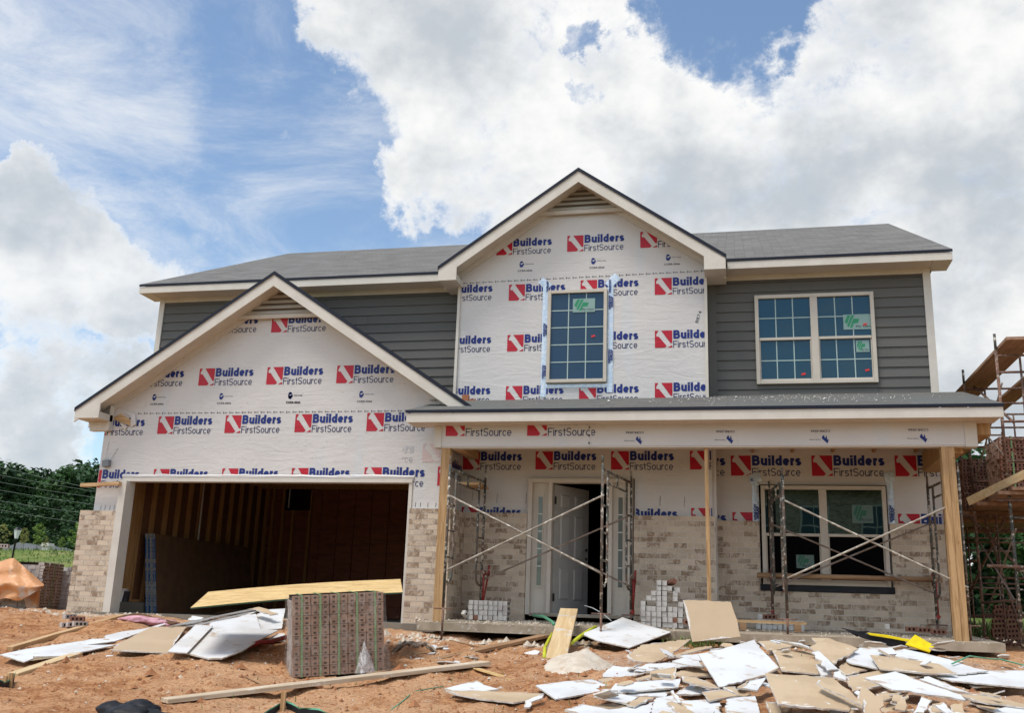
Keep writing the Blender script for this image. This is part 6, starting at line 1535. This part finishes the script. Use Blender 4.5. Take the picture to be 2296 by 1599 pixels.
# hoses and straps
def hose(pts, r, mt, lab, name, cat): m = MB(); m.tube(pts, r, mt, 8); return solo(m, name, lab, cat)
g = lambda f, p, l=.012: (lambda q: Vector((q.x, q.y, surf(q.x, q.y) + l)))(onG(*fr(f, p)))
hose([onY(*fr(FD, (870, 775)), .2), onY(*fr(FD, (960, 785)), -.1), onY(*fr(FD, (1030, 830)), -.5), onY(*fr(FD, (1050, 855)), -.8)], .022, 'green_hose', 'green hose curving over the slab behind the leaning board', 'garden_hose', 'hose')
m = MB()
pts = [onY(*fr(FD, (1400, 872)), -.93), onY(*fr(FD, (1340, 905)), -1.1), onY(*fr(FD, (1270, 950)), -1.5), onY(*fr(FD, (1180, 1020)), -1.95)]
m.tube(pts, .024, 'yellow_strap', 7); solo(m, 'yellow_strap', 'yellow strap running from the slab to the right of the leaning board', 'strap')
m = MB(); m.tube([g(FD, (960, 1165), .02), g(FD, (965, 1100), .1), onY(*fr(FD, (1000, 985)), -1.5), onY(*fr(FD, (1030, 930)), -1.3)], .022, 'yellow_strap', 7); solo(m, 'yellow_strap', 'yellow strap hanging at the left edge of the leaning board', 'strap')
hose([g(FB, (1700, 470), .10), g(FB, (1850, 440), .12), g(FB, (2000, 415), .09), g(FB, (2100, 405), .06), g(FB, (2310, 425), .03)], .008, 'green_hose', 'thin green hose arcing over the drywall at the right edge', 'garden_hose', 'hose')
hose([g(FE, (1290, 1480), .0), g(FE, (1400, 1390), .01), g(FE, (1480, 1330), .01), g(FE, (1750, 1280), .01)], .005, 'green_hose', 'green string lying on the clay left of the lone tan piece', 'green_string', 'string')
hose([onY(*fr(FD, (1302, 690)), .1), onY(*fr(FD, (1370, 710)), 0), onY(*fr(FD, (1460, 760)), -.1), onY(*fr(FD, (1530, 820)), -.2)], .006, 'white_wire', 'thin white wire bowing out in front of the doorway', 'wire', 'wire')

# yellow and black tool tray at the right end of the slab
o0 = onG(*fr(FB, (1250, 235))); y_ = -1.35
org = onY(*fr(FB, (1230, 240)), -1.5); org.z = surf(org.x, org.y) + .05
tr = empty('mortar_trough', org, label='battered black trough with yellow rims lying on the heap by the paired post', cat='trough')
m = MB(); A = [onY(*fr(FB, p), -1.5) for p in ((880, 130), (1000, 150), (1300, 195), (1340, 250), (1240, 262), (1110, 220), (930, 165))]; m.prism(A, (0, .22, .02), 'black_plastic'); child(m, 'tub', tr, org)
m = MB(); A = [onY(*fr(FB, p), -1.53) for p in ((990, 132), (1160, 152), (1290, 180), (1340, 187), (1325, 200), (1200, 176), (1010, 146))]; m.prism(A, (0, .03, .01), 'yellow_plastic'); child(m, 'rim', tr, org)
m = MB(); A = [onY(*fr(FB, p), -1.45) for p in ((770, 90), (900, 118), (1000, 118), (900, 160), (800, 100))]; m.prism(A, (0, .03, .01), 'black_plastic'); child(m, 'handle', tr, org)
m = MB(); A = [onY(*fr(FB, p), Y) for p, Y in (((1305, 222), -1.62), ((1385, 140), -1.40), ((1548, 232), -1.40), ((1505, 286), -1.62))]; m.prism(A, (0, .01, -.012), 'yellow_plastic'); solo(m, 'yellow_tray', 'bright yellow plastic tray flap beside the black trough', 'tray')

# silt fence and black fabric in the foreground
def siltfence(pts, h, lab, stakes):
    base = [onG(x, y) for x, y in pts]; org = base[0].copy(); root = empty('silt_fence', org, label=lab, cat='silt fence', group='silt fences at the front of the plot')
    m = MB(); n = 8; prev = None
    for a, b in zip(base, base[1:]):
        for i in range(n + (1 if b is base[-1] else 0)):
            p = a.lerp(b, i / n); z = surf(p.x, p.y); w_ = .015 * math.sin(i * 1.7)
            cur = [m.bm.verts.new((p.x, p.y + w_, z - .25)), m.bm.verts.new((p.x, p.y - w_, z + h - .012)), m.bm.verts.new((p.x, p.y, z + h))]
            if prev:
                m.bm.faces.new((prev[0], cur[0], cur[1], prev[1])).material_index = m.mi('black_plastic'); m.bm.faces.new((prev[1], cur[1], cur[2], prev[2])).material_index = m.mi('green_hose')
            prev = cur
    child(m, 'fabric', root, org)
    for x, y, hh in stakes:
        p = onG(x, y); z = surf(p.x, p.y); m = MB(); m.box(p.x - .02, p.x + .02, p.y - .035, p.y - .012, z - .2, z + hh, 'pine'); child(m, 'stake', root, org)
siltfence([(560, 1625), (640, 1600), (760, 1620)], .06, 'black silt fence with a pale stake at the bottom of the picture', [(635, 1604, .14)])
siltfence([(-40, 1548), (10, 1535), (34, 1522)], .10, 'short black silt fence cut by the left edge', [(27, 1528, .15), (15, 1530, .13)])
blobby([(252, 1612, .8), (285, 1622, 1.05), (318, 1612, .9), (350, 1625, 1.1), (385, 1632, .8), (410, 1640, .7)], .115, 'black_plastic', 'crumpled black fabric bundle at the bottom left', 'fabric_bundle', 'fabric', 9, .75)

# ------------------------------------------------------------------ background
def tree(name, h, rad, trunk_r, leaf, n, mt, seed, squat=1.0, base=.18, clumps=46):
    rr = random.Random(seed); root = empty(name); m = MB()
    m.tube([(0, 0, -.4), (.03 * h * rr.uniform(-1, 1), .02 * h, h * .35), (.02 * h, 0, h * .8)], trunk_r, 'bark', 8, r2=trunk_r * .25)
    cl = []
    for i in range(clumps):
        u = base + (1 - base) * (i + rr.random()) / clumps; ang = rr.uniform(0, 2 * math.pi)
        prof = math.sin(math.pi * min(1, max(.02, (u - base) / (1 - base) * .86 + .12))) ** .7
        r = rad * prof * rr.uniform(.35, 1.05); cl.append((Vector((r * math.cos(ang), r * math.sin(ang), u * h)), rad * rr.uniform(.20, .40)))
    for c, s in cl[::3]:
        m.tube([(0, 0, max(.1, c.z * .72)), (c.x * .5, c.y * .5, c.z * .86), tuple(c)], trunk_r * .28, 'bark', 5, r2=trunk_r * .06)
    t = m.build('trunk'); t.parent = root
    m = MB(); k = m.mi(mt); per = n // clumps
    for c, s in cl:
        for i in range(per):
            d = Vector((rr.gauss(0, 1), rr.gauss(0, 1), rr.gauss(0, .75))).normalized() * s * rr.random() ** .4; p = c + d
            a = Vector((rr.uniform(-1, 1), rr.uniform(-1, 1), rr.uniform(-.6, .6))).normalized(); b = a.cross(Vector((rr.uniform(-1, 1), rr.uniform(-1, 1), rr.uniform(-1, 1)))).normalized(); l = leaf * rr.uniform(.45, 1.3)
            m.bm.faces.new([m.bm.verts.new(p + q) for q in (a * l, b * l * .45, -a * l, -b * l * .45)]).material_index = k
    cr = m.build('crown', norm=False); cr.parent = root; return root
def place(o, x, y, z, s, rz, lab, cat='tree', grp=None, first=False):
    c = o if first else copy_tree(o); c.location = (x, y, z); c.rotation_euler = (0, 0, rz); c.scale = (s, s, s * 1.0); tag(c, lab, cat, grp); return c
T1 = tree('tall_tree', 11, 4.4, .28, .34, 6400, 'leaf_dark', 1, base=.06); T2 = tree('tall_tree', 13, 3.9, .26, .34, 6000, 'leaf_mid', 2, base=.08); T3 = tree('tall_tree', 12, 5.0, .3, .36, 6800, 'leaf_dark', 3, base=.04)
used = set()
def far(px, Y, top, tmpl, rz, lab, grp):
    q = onY(px, top, Y); z = gz(q.x, Y) - .5; hs = {id(T1): 11, id(T2): 13, id(T3): 12}[id(tmpl)]
    s = (q.z - z) / hs / 1.04; f = id(tmpl) not in used; used.add(id(tmpl)); place(tmpl, q.x, Y, z, s, rz, lab, 'tree', grp, f)
GT = 'tall trees beyond the grassy bank'
for px, Y, top, t, rz, lab in ((-95, 56, 1060, T3, 2, 'dense dark tree partly outside the left edge'), (5, 60, 1046, T1, .3, 'tall dark tree second from the left edge'), (52, 62, 1045, T2, 1.4, 'slender tall tree behind the street lamp'), (100, 66, 1058, T3, 2.2, 'broad dark tree at the dip of the tree line'), (150, 56, 1050, T2, 3.3, 'slender tree with gaps left of the garage corner'), (196, 60, 1045, T1, 4.0, 'tall tree touching the garage corner'), (245, 58, 1052, T3, 5.0, 'broad tree mostly hidden by the garage corner'),
      (30, 47, 1128, T3, .9, 'lower dark tree before the left tall trees'), (125, 49, 1120, T1, 2.6, 'lower dark tree in the middle of the bank'), (205, 47, 1128, T3, 1.9, 'lower dark tree beside the left brick pier'), (-60, 46, 1110, T1, 1.1, 'lower dark tree outside the left edge')):
    far(px, Y, top, t, rz, lab, GT)
GR = 'dark trees behind the tall scaffold'
for px, Y, top, t, rz, lab in ((2145, 26, 1010, T1, 1, 'dark tree peeping out behind the right porch post'), (2215, 30, 1040, T3, 2, 'dark tree behind the brick laden scaffold'), (2290, 25, 1060, T2, 3, 'dark tree behind the outer scaffold leg'), (2370, 28, 1030, T3, 4, 'dark tree just outside the right edge'), (2080, 34, 1120, T3, 5, 'dark tree hidden behind the right wall')):
    far(px, Y, top, t, rz, lab, GR)
Y1 = tree('young_tree', 2.0, .62, .022, .075, 900, 'leaf_young', 11, base=.25, clumps=26); Y2 = tree('young_tree', 2.0, .6, .02, .07, 520, 'leaf_yellow', 12, base=.3, clumps=20)
GY = 'young trees on the grassy bank'
fst = {id(Y1): True, id(Y2): True}
for px, pb, top, t, rz, lab in ((165, 1232, 1176, Y1, 0, 'bright young tree nearest the brick pier'), (84, 1224, 1176, Y1, 2, 'bright young tree right of the street lamp'), (53, 1222, 1184, Y2, 1, 'sparse yellowish young tree just right of the lamp'), (3, 1228, 1176, Y2, 3, 'sparse young tree cut by the left edge'), (138, 1228, 1208, Y1, 4, 'smallest bright shrub on the bank'), (98, 1235, 1204, Y2, 5, 'thin sapling before the cream box')):
    Yp = 25.5; a, b = onY(px, pb, Yp), onY(px, top, Yp); z = gz(a.x, Yp); s = max(.3, (b.z - z) / 2.02); place(t, a.x, Yp, z, s, rz, lab, 'young tree', GY, fst.pop(id(t), False))
# lamp
p = onY(26, 1250, 16); z = gz(p.x, 16); top = onY(35, 1181, 16); H = top.z - z
lp = empty('street_lamp', (p.x, 16, z), label='black post top street lamp leaning before the trees at left', cat='street lamp')
m = MB(); lathe(m, 0, 0, [(.09, 0), (.09, .12), (.05, .3), (.036, .5), (.032, H - .48), (.05, H - .46), (.05, H - .42)], 'lamp_black', 10); k = m.build('post'); k.parent = lp
m = MB(); n = 6
for (r0, z0, r1, z1, mt) in ((.06, H - .42, .13, H - .12, 'lamp_glass'), (.15, H - .12, .06, H - .03, 'lamp_black'), (.02, H - .03, .015, H, 'lamp_black')):
    A = [m.bm.verts.new((r0 * math.cos(2 * math.pi * i / n), r0 * math.sin(2 * math.pi * i / n), z0)) for i in range(n)]; B = [m.bm.verts.new((r1 * math.cos(2 * math.pi * i / n), r1 * math.sin(2 * math.pi * i / n), z1)) for i in range(n)]
    for i in range(n): m.bm.faces.new((A[i], A[(i + 1) % n], B[(i + 1) % n], B[i])).material_index = m.mi(mt)
    m.bm.faces.new(B).material_index = m.mi(mt)
k = m.build('lantern'); k.parent = lp
lp.rotation_euler = (0, math.atan2((35 - 26) / 2222 * 34, H) * .6, 0)
# grey mesh fence and cream box on the bank
a, b = onY(-15, 1226, 29), onY(175, 1226, 29); zf = gz(-22, 29)
m = MB(); m.prism([(a.x, 29, gz(a.x, 29) - .1), (b.x, 29, gz(b.x, 29) - .1), (b.x, 29, gz(b.x, 29) + .12), (a.x + (b.x - a.x) * .85, 29, gz(b.x, 29) + .30), (a.x + (b.x - a.x) * .3, 29, gz(a.x, 29) + .52), (a.x + (b.x - a.x) * .08, 29, gz(a.x, 29) + .12)], (0, .05, 0), 'grey_fence'); solo(m, 'mesh_fence', 'low grey mesh fence along the top of the bank', 'fence')
p = onY(107, 1226, 28); z = gz(p.x, 28); m = MB(); m.box(p.x - .17, p.x + .17, 27.8, 28.2, z - .1, z + .28, 'cream_box'); m.box(p.x - .23, p.x + .23, 27.74, 28.26, z + .28, z + .34, 'cream_box'); m.box(p.x - .19, p.x + .19, 27.78, 28.22, z + .34, z + .44, 'cream_box'); solo(m, 'utility_box', 'small cream capped box among the young trees', 'box')
# power lines
for i, (ya, yb) in enumerate(((1045, 1100), (1064, 1104), (1080, 1118), (1098, 1134), (1122, 1156), (1143, 1178))):
    a, b = onY(-10, ya, 44), onY(225, yb, 44); d = b - a; m = MB()
    m.tube([a - d * 1.2 + Vector((0, 0, 1.4)), a, a.lerp(b, .5) - Vector((0, 0, .05)), b, b + d * 1.2 + Vector((0, 0, .9))], .011, 'power_line', 5); solo(m, 'power_line', '%s power line from the top crossing the trees at left' % ORD[i], 'power line', 'power lines across the trees')
# grass tufts
def grass(name, n, fn, h0, h1, lab, seed, wdt=.006):
    m = MB(); rr = random.Random(seed); k = m.mi('blade')
    for i in range(n):
        x, y = fn(rr); z = surf(x, y) - .01; h = rr.uniform(h0, h1); a = rr.uniform(0, 6.28); l = rr.uniform(.2, .7) * h; dx, dy = math.cos(a), math.sin(a); w_ = wdt * rr.uniform(.7, 1.5)
        p = [Vector((x, y, z)), Vector((x + dx * l * .35, y + dy * l * .35, z + h * .65)), Vector((x + dx * l, y + dy * l, z + h))]
        s = Vector((-dy, dx, 0)) * w_
        vs = [m.bm.verts.new(q) for q in (p[0] - s, p[0] + s, p[1] + s * .8, p[1] - s * .8, p[2])]
        m.bm.faces.new((vs[0], vs[1], vs[2], vs[3])).material_index = k; m.bm.faces.new((vs[3], vs[2], vs[4])).material_index = k
    return tag(m.build(name, norm=False), lab, 'grass', kind='stuff')
grass('grass', 9000, lambda r: (13.2 + r.random() * 6, 3.6 + r.random() * 9), .15, .5, 'bright grass growing behind the tall scaffold', 1, .012)
grass('grass', 6000, lambda r: (-4 - r.random() * 22, 7.5 + r.random() * 19), .04, .15, 'rough grass on the bank at left', 2, .02)
gp = onG(1608, 1424); grass('weeds', 260, lambda r: (gp.x + r.gauss(0, .22), -1.1 + r.gauss(0, .1)), .05, .18, 'green weeds by the slab left of the standing tan sheet', 3, .005)
grass('weeds', 160, lambda r: (5 + r.random() * 6, -6.5 + r.random() * 4), .02, .07, 'tiny weeds sprouting in the clay', 4, .004)

# ------------------------------------------------------------------ the house across the street, seen in the front window's glass
oh = empty('house', (12, -36, gz(12, -36)), label='pale brick house across the street reflected in the front window', cat='house')
zb = gz(12, -36); OB = (12, -36, zb)
m = MB(); m.box(1, 25, -46, -36, zb - .3, 7.0, 'brick_x'); child(m, 'wall', oh, OB)
m = MB(); m.prism([(0.4, -35.4, 6.9), (25.6, -35.4, 6.9), (25.6, -41, 10), (.4, -41, 10)], (0, 0, -.1), 'shingle_y', 'drip_edge'); m.prism([(25.6, -46.6, 6.9), (.4, -46.6, 6.9), (.4, -41, 10), (25.6, -41, 10)], (0, 0, -.1), 'shingle_y', 'drip_edge'); child(m, 'roof', oh, OB)
for x in (3.5, 7.2, 10.9, 13.6, 16.6, 20.5):
    for z0, z1 in ((.2, 2.0), (4.1, 6.0)):
        m = MB(); m.box(x - .75, x + .75, -36.0, -35.92, z0 - .1, z1 + .1, 'white_paint')
        m.box(x - .64, x + .64, -35.92, -35.90, z0, z1, 'glass_blue'); m.box(x - .02, x + .02, -35.90, -35.88, z0, z1, 'white_paint'); m.box(x - .64, x - .021, -35.90, -35.88, (z0 + z1) / 2 - .03, (z0 + z1) / 2 + .03, 'white_paint'); m.box(x + .021, x + .64, -35.90, -35.88, (z0 + z1) / 2 - .03, (z0 + z1) / 2 + .03, 'white_paint')
        child(m, 'window', oh, OB)
